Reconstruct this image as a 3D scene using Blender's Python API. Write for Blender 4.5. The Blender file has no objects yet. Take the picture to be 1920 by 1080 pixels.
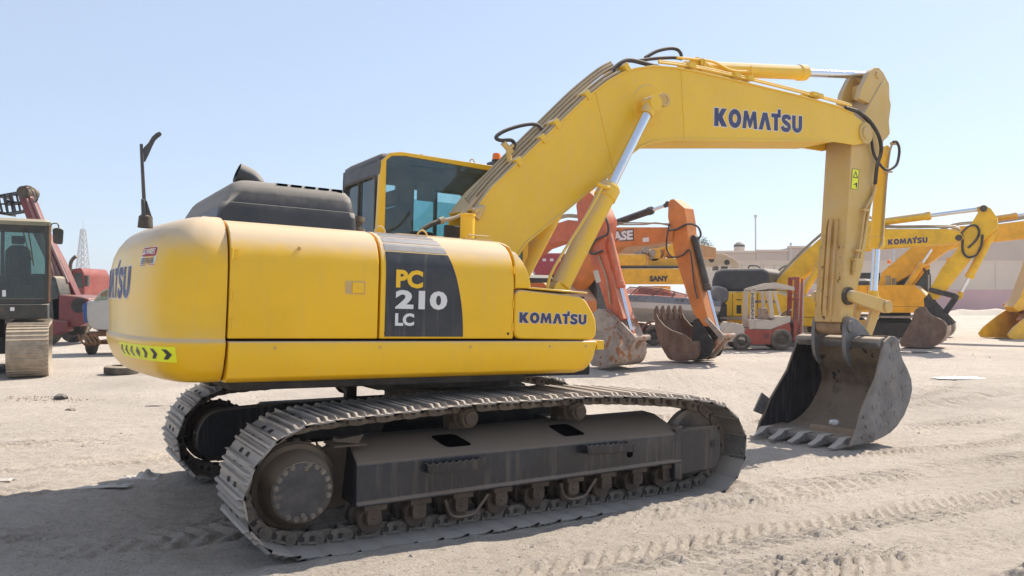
import bpy, bmesh, math, random
import numpy as np
from mathutils import Vector, Matrix, Euler
random.seed(7)
sc = bpy.context.scene
col = sc.collection
PI = math.pi
# ------------------------------------------------------------------ camera, sky, sun, exposure
FPX = 1434.0; CAMH = 1.70; CAMP = 0.0104
cam = bpy.data.cameras.new('camera'); cam.lens = 36*FPX/1920; cam.sensor_width = 36
cam.clip_start = .05; cam.clip_end = 3000
camo = bpy.data.objects.new('camera', cam); col.objects.link(camo)
camo.location = (0, 0, CAMH); camo.rotation_euler = (PI/2+CAMP, 0, 0); sc.camera = camo
SUN_EL = math.radians(46); SUN_AZ = math.radians(41)        # azimuth measured from +X towards +Y
w = bpy.data.worlds.new('World'); sc.world = w; w.use_nodes = True
nt = w.node_tree; bg = nt.nodes['Background']
sky = nt.nodes.new('ShaderNodeTexSky'); sky.sky_type = 'NISHITA'; sky.sun_disc = False
sky.sun_elevation = SUN_EL; sky.sun_rotation = PI/2-SUN_AZ
sky.air_density = 1.0; sky.dust_density = 0.6; sky.ozone_density = 3.0; sky.altitude = 0
hz = nt.nodes.new('ShaderNodeMix'); hz.data_type = 'RGBA'; hz.inputs[0].default_value = .68; hz.inputs[7].default_value = (2.6, 3.0, 3.7, 1)    # dusty white-blue air over the whole sky
nt.links.new(sky.outputs[0], hz.inputs[6]); nt.links.new(hz.outputs[2], bg.inputs[0]); bg.inputs[1].default_value = 0.122
sl = bpy.data.lights.new('sun', 'SUN'); sl.energy = 4.2; sl.angle = math.radians(.55); sl.color = (1, .92, .81)
so = bpy.data.objects.new('sun', sl); col.objects.link(so)
sd = Vector((math.cos(SUN_EL)*math.cos(SUN_AZ), math.cos(SUN_EL)*math.sin(SUN_AZ), math.sin(SUN_EL)))
so.rotation_euler = sd.to_track_quat('Z', 'Y').to_euler(); so.location = (20, 20, 30)
sc.view_settings.view_transform = 'Standard'; sc.view_settings.look = 'None'
sc.view_settings.gamma = 1; sc.view_settings.exposure = 0.90
# ------------------------------------------------------------------ frames: a machine's own axes, and points of its planes
class Frame:
    def __init__(s, T, yaw, pit=0, rol=0):
        s.T = Vector(T); s.e = Euler((rol, pit, yaw), 'XYZ'); s.R = s.e.to_matrix(); s.Ri = s.R.transposed()
    def ray(s, x, y):
        d0, d1, d2 = (x-960)/FPX, 1.0, -(y-540)/FPX; c, k = math.cos(CAMP), math.sin(CAMP)
        return s.Ri @ Vector((d0, c*d1-k*d2, k*d1+c*d2)), s.Ri @ (Vector((0, 0, CAMH))-s.T)
    def P(s, ax, v, x, y):
        d, o = s.ray(x, y); return o+d*((v-o[ax])/d[ax])
    def Y(s, v, *pts):                 # XZ outline on the plane Y=v
        r = [s.P(1, v, *p) for p in pts]; return [(a.x, a.z) for a in r]
    def X(s, v, *pts):
        r = [s.P(0, v, *p) for p in pts]; return [(a.y, a.z) for a in r]
    def root(s, name, label, cat, group=None, base=None):
        o = bpy.data.objects.new(name, None); col.objects.link(o); o.empty_display_size = .3
        o.location = s.T; o.rotation_euler = s.e; tag(o, label, cat, group); return o
def tag(o, label=None, cat=None, group=None, kind=None):
    if label: o['label'] = label
    if cat: o['category'] = cat
    if group: o['group'] = group
    if kind: o['kind'] = kind
    return o
# ------------------------------------------------------------------ mesh helpers
def V3(p): return Vector(p)
def spline(pts, n=6, closed=False):
    pts = [Vector(p) for p in pts]; out = []; N = len(pts)
    rng = range(N) if closed else range(N-1)
    for i in rng:
        if closed: a, b, c, d = pts[i-1], pts[i], pts[(i+1) % N], pts[(i+2) % N]
        else: a, b, c, d = pts[max(i-1, 0)], pts[i], pts[i+1], pts[min(i+2, N-1)]
        for k in range(n):
            t = k/n
            out.append(.5*((2*b)+(c-a)*t+(2*a-5*b+4*c-d)*t*t+(-a+3*b-3*c+d)*t*t*t))
    if not closed: out.append(pts[-1])
    return out
def rnd(poly, r, n=4):                  # round the corners of a 2-D outline
    out = []; N = len(poly)
    for i in range(N):
        a, b, c = Vector(poly[i-1]), Vector(poly[i]), Vector(poly[(i+1) % N])
        u, v = (a-b), (c-b); q = min(r, u.length*.45, v.length*.45)
        p0, p1 = b+u.normalized()*q, b+v.normalized()*q
        for k in range(n+1):
            t = k/n; out.append(tuple((1-t)**2*p0+2*t*(1-t)*b+t*t*p1))
    return out
def arc(cx, cz, r, a0, a1, n=12):
    return [(cx+r*math.cos(math.radians(a0+(a1-a0)*k/n)), cz+r*math.sin(math.radians(a0+(a1-a0)*k/n))) for k in range(n+1)]
class G:
    def __init__(s): s.v = []; s.f = []; s.m = []; s.cm = 0; s.M = None; s.cuts = []
    def cut(s): s.cuts.append((len(s.v), len(s.f)))      # what follows is a piece of its own
    def add(s, vs, fs):
        b = len(s.v)
        s.v += [tuple(s.M @ Vector(p)) if s.M else tuple(p) for p in vs]
        s.f += [tuple(b+i for i in f) for f in fs]; s.m += [s.cm]*len(fs); return s
    def box(s, x0, x1, y0, y1, z0, z1):
        vs = [(x, y, z) for x in (x0, x1) for y in (y0, y1) for z in (z0, z1)]
        return s.add(vs, [(0, 1, 3, 2), (4, 6, 7, 5), (0, 4, 5, 1), (2, 3, 7, 6), (0, 2, 6, 4), (1, 5, 7, 3)])
    def prism(s, poly, a0, a1, ax='Y'):     # outline extruded along an axis
        n = len(poly)
        f = {'Y': lambda p, a: (p[0], a, p[1]), 'X': lambda p, a: (a, p[0], p[1]), 'Z': lambda p, a: (p[0], p[1], a)}[ax]
        vs = [f(p, a0) for p in poly]+[f(p, a1) for p in poly]
        return s.add(vs, [tuple(range(n)), tuple(range(2*n-1, n-1, -1))]+[(i, (i+1) % n, n+(i+1) % n, n+i) for i in range(n)])
    def ring(s, out, inn, a0, a1, ax='Y'):  # frame with a hole; both outlines same count
        n = len(out)
        f = {'Y': lambda p, a: (p[0], a, p[1]), 'X': lambda p, a: (a, p[0], p[1]), 'Z': lambda p, a: (p[0], p[1], a)}[ax]
        vs = [f(p, a0) for p in out]+[f(p, a0) for p in inn]+[f(p, a1) for p in out]+[f(p, a1) for p in inn]
        fs = []
        for i in range(n):
            j = (i+1) % n
            fs += [(i, j, n+j, n+i), (2*n+i, 3*n+i, 3*n+j, 2*n+j), (i, 2*n+i, 2*n+j, j), (n+i, n+j, 3*n+j, 3*n+i)]
        return s.add(vs, fs)
    def loft(s, rings, closed=True, cap=True):
        n = len(rings[0]); vs = [p for r in rings for p in r]; fs = []
        for k in range(len(rings)-1):
            for i in range(n if closed else n-1):
                j = (i+1) % n; fs.append((k*n+i, k*n+j, (k+1)*n+j, (k+1)*n+i))
        if cap:
            fs.append(tuple(range(n))); fs.append(tuple((len(rings)-1)*n+i for i in range(n-1, -1, -1)))
        return s.add(vs, fs)
    def cyl(s, a, b, r, n=16, r2=None):
        return s.lathe(a, Vector(b)-Vector(a), [(0, r), (1, r if r2 is None else r2)], n, True)
    def lathe(s, a, d, prof, n=24, rel=False):      # prof: (distance along d, radius)
        a = Vector(a); d = Vector(d); L = d.length; u = d.normalized()
        e = u.orthogonal().normalized(); g = u.cross(e)
        rings = [[tuple(a+u*(t*(L if rel else 1))+(e*math.cos(2*PI*k/n)+g*math.sin(2*PI*k/n))*max(r, 1e-4)) for k in range(n)] for t, r in prof]
        return s.loft(rings)
    def tube(s, pts, r, n=8, sm=6, closed=False):
        P = spline(pts, sm, closed) if sm > 1 else [Vector(p) for p in pts]
        rings = []; e = None
        for i, p in enumerate(P):
            d = (P[min(i+1, len(P)-1)]-P[max(i-1, 0)]).normalized()
            if e is None: e = d.orthogonal().normalized()
            e = (e-d*e.dot(d)).normalized(); g = d.cross(e)
            rings.append([tuple(p+(e*math.cos(2*PI*k/n)+g*math.sin(2*PI*k/n))*r) for k in range(n)])
        return s.loft(rings)
    def bar(s, a, b, wdt, h, up=(0, 0, 1)):
        a, b = Vector(a), Vector(b); d = (b-a).normalized(); u = Vector(up); u = (u-d*u.dot(d)).normalized(); q = d.cross(u)
        vs = [tuple(p+q*i*wdt/2+u*j*h/2) for p in (a, b) for i, j in ((-1, -1), (1, -1), (1, 1), (-1, 1))]
        return s.add(vs, [(0, 1, 2, 3), (7, 6, 5, 4), (0, 4, 5, 1), (1, 5, 6, 2), (2, 6, 7, 3), (3, 7, 4, 0)])
    def wheel(s, c, ax, r, w, n=32):        # solid tyre-like ring profile around an axis through c
        c = Vector(c); ax = Vector(ax).normalized()
        pr = [(-w/2, r*.62), (-w/2, r*.9), (-w*.36, r), (w*.36, r), (w/2, r*.9), (w/2, r*.62), (w*.3, r*.6), (-w*.3, r*.6)]
        e = ax.orthogonal().normalized(); g = ax.cross(e)
        rings = [[tuple(c+ax*t+(e*math.cos(2*PI*k/n)+g*math.sin(2*PI*k/n))*q) for t, q in pr] for k in range(n)]
        return s.loft(rings+[rings[0]], True, False)
def obj(name, g, mats, parent=None, bev=0, ang=38, label=None, seg=2, recalc=True):
    me = bpy.data.meshes.new(name); me.from_pydata(g.v, [], g.f)
    if not isinstance(mats, (list, tuple)): mats = [mats]
    for m in mats: me.materials.append(m)
    if len(mats) > 1: me.polygons.foreach_set('material_index', g.m)
    bm = bmesh.new(); bm.from_mesh(me)
    bmesh.ops.remove_doubles(bm, verts=bm.verts, dist=1e-5)
    if recalc: bmesh.ops.recalc_face_normals(bm, faces=bm.faces)
    bm.to_mesh(me); bm.free()
    me.polygons.foreach_set('use_smooth', [True]*len(me.polygons))
    me.set_sharp_from_angle(angle=math.radians(ang))
    o = bpy.data.objects.new(name, me); col.objects.link(o); o.parent = parent
    if bev:
        b = o.modifiers.new('bevel', 'BEVEL'); b.width = bev; b.segments = seg; b.limit_method = 'ANGLE'
        b.angle_limit = math.radians(35); b.harden_normals = False
    if label: o['label'] = label
    return o
def objs(name, g, mats, parent=None, *a, **k):       # one object per piece between the cuts
    out = []; b = [(0, 0)]+[c for c in g.cuts if c != (0, 0)]
    if b[-1] != (len(g.v), len(g.f)): b.append((len(g.v), len(g.f)))
    for (v0, f0), (v1, f1) in zip(b, b[1:]):
        if f1 == f0: continue
        q = G(); q.v = g.v[v0:v1]; q.f = [tuple(i-v0 for i in f) for f in g.f[f0:f1]]; q.m = g.m[f0:f1]; out.append(obj(name, q, mats, parent, *a, **k))
    return out
def link_copy(src, parent, M=None):
    c = src.copy(); col.objects.link(c); c.parent = parent
    if M is not None: c.matrix_local = M
    return c
# ------------------------------------------------------------------ materials
def mat(name, c, rough=.55, var=.15, vs=2.5, dust=0., dustc=(.50, .40, .28), film=0., bump=0., bs=40., metal=0., spot=None, streak=0., spec=.5, coat=0., film_s=4):
    m = bpy.data.materials.new(name); m.use_nodes = True; n = m.node_tree.nodes; L = m.node_tree.links
    b = n['Principled BSDF']; b.inputs['Roughness'].default_value = rough; b.inputs['Metallic'].default_value = metal
    b.inputs['Specular IOR Level'].default_value = spec
    if coat: b.inputs['Coat Weight'].default_value = coat; b.inputs['Coat Roughness'].default_value = .2
    tc = n.new('ShaderNodeTexCoord')
    def noise(sc_, det=6, rgh=.6, vec=None, dist=0):
        q = n.new('ShaderNodeTexNoise'); q.inputs['Scale'].default_value = sc_; q.inputs['Detail'].default_value = det
        q.inputs['Roughness'].default_value = rgh; q.inputs['Distortion'].default_value = dist
        L.new(vec or tc.outputs['Object'], q.inputs['Vector']); return q.outputs[0]
    def math_(op, a, b_=None, clamp=False):
        q = n.new('ShaderNodeMath'); q.operation = op; q.use_clamp = clamp
        for i, v in enumerate((a, b_)):
            if v is None: continue
            if isinstance(v, (int, float)): q.inputs[i].default_value = v
            else: L.new(v, q.inputs[i])
        return q.outputs[0]
    def rng(v, a, b_, lo=0, hi=1):
        q = n.new('ShaderNodeMapRange'); q.interpolation_type = 'SMOOTHSTEP'
        L.new(v, q.inputs[0]); q.inputs[1].default_value = a; q.inputs[2].default_value = b_
        q.inputs[3].default_value = lo; q.inputs[4].default_value = hi; return q.outputs[0]
    def mix(f, a, b_):
        q = n.new('ShaderNodeMix'); q.data_type = 'RGBA'
        for i, v in ((0, f), (6, a), (7, b_)):
            if isinstance(v, (int, float)): q.inputs[i].default_value = v
            elif isinstance(v, tuple): q.inputs[i].default_value = (*v[:3], 1)
            else: L.new(v, q.inputs[i])
        return q.outputs[2]
    dk = tuple(x*(1-var) for x in c); lt = tuple(min(1, x*(1+var)) for x in c)
    nz = noise(vs, 8, .65)
    cc = mix(rng(nz, .3, .7), dk, lt)
    if streak:                                  # rain-washed vertical streaks of dirt
        mp = n.new('ShaderNodeMapping'); mp.inputs['Scale'].default_value = (14, 14, .9); L.new(tc.outputs['Object'], mp.inputs[0])
        sv = noise(1.6, 5, .6, mp.outputs[0]); cc = mix(rng(sv, .5, .75, 0, streak), cc, dustc)
    if film:
        fv = noise(film_s, 10, .7); cc = mix(rng(fv, .38, .72, film*.25, film), cc, dustc)
    if spot:
        sv = noise(spot[2], 6, .62, None, .4); cc = mix(rng(sv, spot[1], spot[1]+.05), cc, spot[0])
    rr = rough
    if dust:
        ge = n.new('ShaderNodeNewGeometry'); sp = n.new('ShaderNodeSeparateXYZ'); L.new(ge.outputs['Normal'], sp.inputs[0])
        dn = noise(9, 8, .7); z = math_('ADD', sp.outputs[2], math_('MULTIPLY', math_('SUBTRACT', dn, .5), .35))
        df = rng(z, .12, .62, 0, dust); cc = mix(df, cc, dustc)
        rr = rng(df, 0, 1, rough, .9)
    L.new(cc, b.inputs['Base Color'])
    if not isinstance(rr, float): L.new(rr, b.inputs['Roughness'])
    elif var: L.new(rng(noise(vs*4, 6), .3, .7, max(0, rough-.1), min(1, rough+.12)), b.inputs['Roughness'])
    if bump:
        bp = n.new('ShaderNodeBump'); bp.inputs['Strength'].default_value = 1; bp.inputs['Distance'].default_value = bump
        L.new(noise(bs, 8, .65), bp.inputs['Height']); L.new(bp.outputs[0], b.inputs['Normal'])
    return m
DUST = (.52, .41, .29)
M = {}
M['yel'] = mat('yellow_panel_paint', (.86, .495, .0), .33, .05, 1.2, spec=.38, dust=.93, dustc=(.58, .45, .31), film=.03, film_s=7, streak=.07, spot=((.42, .24, .05), .745, 16), bump=.004, bs=2.6, coat=.35)
M['boom'] = mat('dusty_yellow_paint', (.84, .515, .014), .42, .04, 1.5, dust=.9, dustc=(.60, .46, .29), film=.14, film_s=9, streak=.08, bump=.001, bs=30, spot=((.30, .17, .05), .80, 9))
M['arm'] = mat('worn_yellow_paint', (.66, .43, .10), .6, .10, 2, dust=.9, film=.5, bump=.002, bs=25, spot=((.20, .09, .035), .70, 16))
M['armworn'] = mat('scraped_yellow_paint', (.58, .36, .10), .65, .12, 3, film=.5, bump=.003, bs=25, spot=((.13, .06, .03), .60, 13))
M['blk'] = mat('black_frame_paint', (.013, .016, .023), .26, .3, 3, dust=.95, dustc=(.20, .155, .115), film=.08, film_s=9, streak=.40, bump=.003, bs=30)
M['blkd'] = mat('dark_underside_metal', (.012, .012, .013), .8, .25, 3, film=.08)
M['mud'] = mat('dusty_undercarriage_steel', (.050, .038, .028), .75, .4, 5, dust=.7, dustc=(.30, .235, .17), film=.24, bump=.004, bs=35)
M['chain'] = mat('track_chain_steel', (.060, .048, .038), .6, .4, 9, dust=.8, dustc=(.44, .37, .30), film=.50, bump=.003, bs=50)
M['cover'] = mat('blue_black_cover', (.022, .027, .038), .38, .3, 6, dust=.5, film=.10, film_s=12, bump=.001)
M['roller'] = mat('dark_brown_steel', (.045, .030, .022), .6, .45, 9, dust=.6, dustc=(.30, .23, .17), film=.20, bump=.003, bs=40)  # darker brown than the chain steel
M['shoe'] = mat('track_shoe_steel', (.21, .205, .20), .40, .3, 6, dust=.9, dustc=(.50, .44, .38), film=.46, metal=.45, bump=.003, bs=45, spot=((.07, .05, .04), .62, 14))  # dust, its colour also paled to paint skylight on upward faces
M['hood'] = mat('black_hood_paint', (.026, .028, .031), .38, .15, 2, dust=.9, dustc=(.27, .24, .205), film=.08, bump=.0015, bs=7)
M['cabd'] = mat('dark_cab_paint', (.045, .047, .050), .5, .15, 3, dust=.6, dustc=(.27, .22, .17), film=.2, bump=.001)
M['chrome'] = mat('chromed_rod', (.72, .74, .78), .16, .04, 5, metal=1)
M['rubber'] = mat('black_rubber', (.022, .020, .019), .7, .2, 8, dust=.55, dustc=(.3, .24, .18), film=.2)
M['blue'] = mat('dark_blue_lettering', (.022, .030, .12), .45, .08, 3, film=.10)
M['white'] = mat('white_lettering', (.74, .74, .72), .5, .06, 3, film=.2)
M['decal'] = mat('black_decal', (.012, .017, .026), .38, .15, 3, film=.12, streak=.25, dustc=(.30, .26, .2))
M['grey'] = mat('grey_stripe', (.17, .17, .19), .5, .1, 3, film=.2)
M['lime'] = mat('fluorescent_yellow', (.85, .88, .02), .45, .03, 3)
M['red'] = mat('red_sticker', (.42, .03, .035), .45, .05, 3)
M['bucket'] = mat('bucket_steel', (.135, .14, .15), .5, .35, 3.5, dust=.7, dustc=(.38, .30, .22), film=.26, film_s=6, bump=.007, bs=11, metal=.4, spot=((.12, .075, .05), .66, 4))
M['bucketin'] = mat('bucket_inside_steel', (.17, .12, .08), .7, .4, 2.5, dust=.6, dustc=(.38, .30, .22), film=.35, streak=.3, bump=.005, bs=14, spot=((.03, .028, .026), .58, 4))
M['hole_shade'] = mat('painted_hole_shade', (.002, .002, .002), 1.0, 0., spec=0)  # plain black, painted in for the shade inside openings
M['amber'] = mat('amber_beacon', (.85, .20, .01), .25, .02, 3)
M['seat'] = mat('dark_fabric', (.03, .03, .032), .9, .1, 3)
def glass(name, tint, alpha=.55, rough=.03, dirt=.15):
    m = bpy.data.materials.new(name); m.use_nodes = True; n = m.node_tree.nodes; L = m.node_tree.links; n.clear()
    o = n.new('ShaderNodeOutputMaterial'); tr = n.new('ShaderNodeBsdfTransparent'); tr.inputs[0].default_value = (*tint, 1)
    gl = n.new('ShaderNodeBsdfGlossy'); gl.inputs[1].default_value = rough; gl.inputs[0].default_value = (.9, .95, 1, 1)
    df = n.new('ShaderNodeBsdfDiffuse'); df.inputs[0].default_value = (.45, .42, .36, 1)
    fr = n.new('ShaderNodeFresnel'); fr.inputs[0].default_value = 1.5
    m1 = n.new('ShaderNodeMixShader'); L.new(fr.outputs[0], m1.inputs[0]); L.new(tr.outputs[0], m1.inputs[1]); L.new(gl.outputs[0], m1.inputs[2])
    tc = n.new('ShaderNodeTexCoord'); nz = n.new('ShaderNodeTexNoise'); nz.inputs['Scale'].default_value = 5; nz.inputs['Detail'].default_value = 10
    L.new(tc.outputs['Object'], nz.inputs[0]); mr = n.new('ShaderNodeMapRange'); L.new(nz.outputs[0], mr.inputs[0])
    mr.inputs[1].default_value = .35; mr.inputs[2].default_value = .75; mr.inputs[3].default_value = dirt*.3; mr.inputs[4].default_value = dirt
    m2 = n.new('ShaderNodeMixShader'); L.new(mr.outputs[0], m2.inputs[0]); L.new(m1.outputs[0], m2.inputs[1]); L.new(df.outputs[0], m2.inputs[2])
    L.new(m2.outputs[0], o.inputs[0]); return m
M['glass'] = glass('tinted_cab_glass', (.62, .82, .84))
M['glassd'] = glass('dark_cab_glass', (.35, .45, .45), dirt=.2)
# ------------------------------------------------------------------ lettering
def stroke(P, wd):
    P = [Vector(p) for p in P]; l = []; r = []
    for i, p in enumerate(P):
        d = (P[min(i+1, len(P)-1)]-P[max(i-1, 0)]).normalized(); nn = Vector((-d.y, d.x)); l.append(p+nn*wd/2); r.append(p-nn*wd/2)
    return [tuple(q) for q in l+r[::-1]]
def el(cx, cy, rx, ry, a0, a1, n=14): return [(cx+rx*math.cos(math.radians(a0+(a1-a0)*k/n)), cy+ry*math.sin(math.radians(a0+(a1-a0)*k/n))) for k in range(n+1)]
def logo():
    L = []; x = 0
    def put(polys, wd):
        nonlocal x
        for p in polys: L.append([(x+a, b) for a, b in p])
        x += wd+.09
    put([[(0, 0), (.3, 0), (.3, .34), (.52, 0), (.92, 0), (.58, .53), (.88, 1), (.52, 1), (.3, .66), (.3, 1), (0, 1)]], .92)
    o = el(.47, .5, .47, .53, 90, -90, 12); i = el(.47, .5, .17, .25, -90, 90, 12); o2 = el(.47, .5, .47, .53, 90, 270, 12); i2 = el(.47, .5, .17, .25, 270, 90, 12)
    put([o+i, o2+i2], .94)
    put([[(0, 0), (.27, 0), (.33, .52), (.50, .05), (.64, .05), (.81, .52), (.87, 0), (1.14, 0), (1.02, 1), (.76, 1), (.57, .52), (.38, 1), (.12, 1)]], 1.14)
    put([[(0, 0), (.31, 0), (.49, .58), (.67, 0), (.98, 0), (.66, 1), (.32, 1)]], .90)
    put([[(0, 1), (0, .76), (.22, .76), (.22, 0), (.52, 0), (.52, .78), (.74, .78), (.74, 1.0), (.74, 1.26), (.50, 1.26), (.50, 1)]], .70)
    s_ = [(.70, .72), (.62, .86), (.42, .88), (.22, .84), (.17, .70), (.26, .58), (.46, .48), (.60, .40), (.66, .27), (.56, .13), (.36, .10), (.16, .15), (.09, .30)]
    sp = [(p.x, p.y) for p in spline([(a, b, 0) for a, b in s_], 3)]
    put([stroke(sp, .26)], .80)
    put([[(0, 1), (0, .36)]+el(.42, .36, .42, .38, 180, 360, 12)+[(.84, 1), (.55, 1), (.55, .38)]+el(.42, .38, .13, .15, 360, 180, 8)+[(.29, 1)]], .84)
    return L, x-.09
LOGO, LOGOW = logo()
def offset(poly, d):
    n = len(poly); A = sum(poly[i-1][0]*poly[i][1]-poly[i][0]*poly[i-1][1] for i in range(n)); s = 1 if A > 0 else -1; out = []
    for i in range(n):
        a, b, c = Vector(poly[i-1]), Vector(poly[i]), Vector(poly[(i+1) % n])
        u = (b-a); v = (c-b)
        if u.length < 1e-6: u = v
        if v.length < 1e-6: v = u
        u.normalize(); v.normalize(); n1 = Vector((u.y, -u.x))*s; n2 = Vector((v.y, -v.x))*s
        m = (n1+n2); m = m.normalized() if m.length > 1e-3 else n1; k = min(1.6, 1/max(.3, m.dot(n1))); out.append(tuple(b+m*d*k))
    return out
def place_letters(polys, f, name, mt, parent, t=.0015, edge=None, lift=.002):
    """f(u, v, h) -> point; polygons lie h above the surface and get a real thickness t."""
    def mk(pl, h0, h1, nm, m_):
        g = G()
        for p in pl:
            n = len(p); g.add([f(a, b, h0) for a, b in p]+[f(a, b, h1) for a, b in p], [tuple(range(n)), tuple(range(2*n-1, n-1, -1))]+[(i, (i+1) % n, n+(i+1) % n, n+i) for i in range(n)])
        return obj(nm, g, m_, parent)
    o = mk(polys, lift*.5, lift+t, name, mt)
    if edge: mk([offset(p, edge[1]) for p in polys], 0, lift, name+'_edging', edge[0])
    return o
def text_mesh(body, size, bold=.0, space=1.0):
    cu = bpy.data.curves.new('t', 'FONT'); cu.body = body; cu.size = size; cu.offset = bold; cu.space_character = space; cu.resolution_u = 3
    o = bpy.data.objects.new('t', cu); me = bpy.data.meshes.new_from_object(o)
    vs = [tuple(v.co) for v in me.vertices]; fs = [tuple(p.vertices) for p in me.polygons]
    bpy.data.objects.remove(o); bpy.data.curves.remove(cu); bpy.data.meshes.remove(me); return vs, fs
def text(body, f, name, mt, parent, box, bold=.0, lift=.003):
    """letters stretched to box (u0,u1,v0,v1) and laid on f(u,v,h)"""
    vs, fs = text_mesh(body, 1, bold); x0 = min(v[0] for v in vs); x1 = max(v[0] for v in vs); y0 = min(v[1] for v in vs); y1 = max(v[1] for v in vs)
    u0, u1, v0, v1 = box
    g = G(); g.add([f(u0+(v[0]-x0)/(x1-x0)*(u1-u0), v0+(v[1]-y0)/(y1-y0)*(v1-v0), lift) for v in vs], fs)
    return obj(name, g, mt, parent, recalc=False)
def sticker(poly, f, name, mt, parent, lift=.001, lab=None):
    g = G(); n = len(poly)
    g.add([f(a, b, -.001) for a, b in poly]+[f(a, b, lift) for a, b in poly], [tuple(range(n)), tuple(range(2*n-1, n-1, -1))]+[(i, (i+1) % n, n+(i+1) % n, n+i) for i in range(n)])
    return obj(name, g, mt, parent, label=lab)
# ================================================================== the main excavator
F = Frame((-.5584, 6.99, .0035), .5643, .0302, -.0049)
ex = F.root('crawler_excavator', 'large yellow crawler excavator nearest the camera with its bucket resting on the sand', 'excavator')
# ---- counterweight: plan outline lofted through a height profile
half = spline([(-2.292, 1.355, 0), (-2.42, 1.350, 0), (-2.55, 1.305, 0), (-2.645, 1.20, 0), (-2.71, 1.02, 0), (-2.765, .72, 0), (-2.80, .4, 0), (-2.82, 0, 0)], 5)
CW = [(p.x, p.y) for p in half]+[(p.x, -p.y) for p in half[-2::-1]]      # left seam -> rear -> right seam
def cw_ring(z, ins):
    out = []
    for i, p in enumerate(CW):
        a, b = Vector(CW[max(i-1, 0)]), Vector(CW[min(i+1, len(CW)-1)]); d = (b-a).normalized(); nn = Vector((-d.y, d.x))
        if nn.x > 0 and i not in (0, len(CW)-1): nn = nn
        q = Vector(p)+nn*0
        q = Vector(p)-Vector((d.y, -d.x))*0
        inn = Vector((d.y, -d.x))
        if inn.dot(Vector((-1.2, 0))-Vector(p)) < 0: inn = -inn
        q = Vector(p)+inn*ins
        if i in (0, len(CW)-1): q.x = -2.292
        q.x = min(q.x, -2.292)
        out.append((q.x, q.y, z))
    return out
prof = [(1.075, .30), (1.085, .16), (1.11, .10), (1.17, .05), (1.26, .012), (1.315, 0), (1.335, 0), (1.350, .012), (1.365, .020), (1.6, .008), (1.80, .012), (1.90, .03), (1.97, .058), (2.02, .092), (2.06, .132), (2.095, .19), (2.12, .26), (2.135, .36), (2.14, .5)]
g = G(); g.loft([cw_ring(z, i) for z, i in prof], True, True)
cwt = obj('counterweight', g, M['yel'], ex, ang=50)
def cwf(zs=None):
    """(arc length from the rear centre towards the right side, height, lift) -> point on the counterweight"""
    R = [Vector(p) for p in CW]; L = [0]
    for i in range(1, len(R)): L.append(L[-1]+(R[i]-R[i-1]).length)
    mid = L[-1]/2
    def f(u, v, h):
        s = mid+u; i = max(1, min(len(L)-1, next((k for k in range(1, len(L)) if L[k] >= s), len(L)-1)))
        t = (s-L[i-1])/(L[i]-L[i-1]); p = R[i-1].lerp(R[i], t); d = (R[i]-R[i-1]).normalized(); inn = Vector((d.y, -d.x))
        if inn.dot(Vector((-1.2, 0))-p) < 0: inn = -inn
        ins = 0
        for (z0, a), (z1, b) in zip(prof, prof[1:]):
            if z0 <= v <= z1: ins = a+(b-a)*(v-z0)/(z1-z0)
        q = p+inn*(ins-h); return (q.x, q.y, v)
    return f
cf = cwf()
def subdiv_poly(p, m=.06):
    out = []
    for a, b in zip(p, p[1:]+p[:1]):
        k = max(1, int(math.hypot(b[0]-a[0], b[1]-a[1])/m)); out += [(a[0]+(b[0]-a[0])*i/k, a[1]+(b[1]-a[1])*i/k) for i in range(k)]
    return out
def grid_sticker(u0, u1, v0, v1, f, name, mt, parent, lift, n=20, lab=None, sh=None):
    g = G(); vs = []; fs = []; nv = 3
    for i in range(n+1):
        for j in range(nv+1):
            u, v = u0+(u1-u0)*i/n, v0+(v1-v0)*j/nv; vs.append(f(u, v, lift))
    for i in range(n):
        for j in range(nv): fs.append((i*(nv+1)+j, (i+1)*(nv+1)+j, (i+1)*(nv+1)+j+1, i*(nv+1)+j+1))
    g.add(vs, fs); return obj(name, g, mt, parent, recalc=False, label=lab)
H = .205; sc_ = 1.42/LOGOW
place_letters([[(-.72+a*sc_, 1.60+b*H) for a, b in subdiv_poly(p, .15)] for p in LOGO], cf, 'lettering', M['blue'], cwt, edge=(M['white'], .008))
st = grid_sticker(.51, 1.345, 1.215, 1.31, cf, 'chevron_sticker', M['lime'], cwt, .003)
g = G()
for k in range(7):
    g.cut(); c = .572+.118*k; hh = .031; m_ = 1.262
    if k == 3: pl = [(c-.038, m_), (c, m_-hh-.004), (c+.038, m_), (c, m_+hh+.004)]
    else:
        s = -1 if k < 3 else 1
        pl = [(c-s*.036, m_-hh), (c+s*.004, m_-hh), (c+s*.040, m_), (c+s*.004, m_+hh), (c-s*.036, m_+hh), (c+s*.0, m_)]
    n = len(pl); g.add([cf(a, b, .0045) for a, b in pl], [tuple(range(n))])
objs('chevron_mark', g, M['decal'], st, recalc=False)
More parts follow.
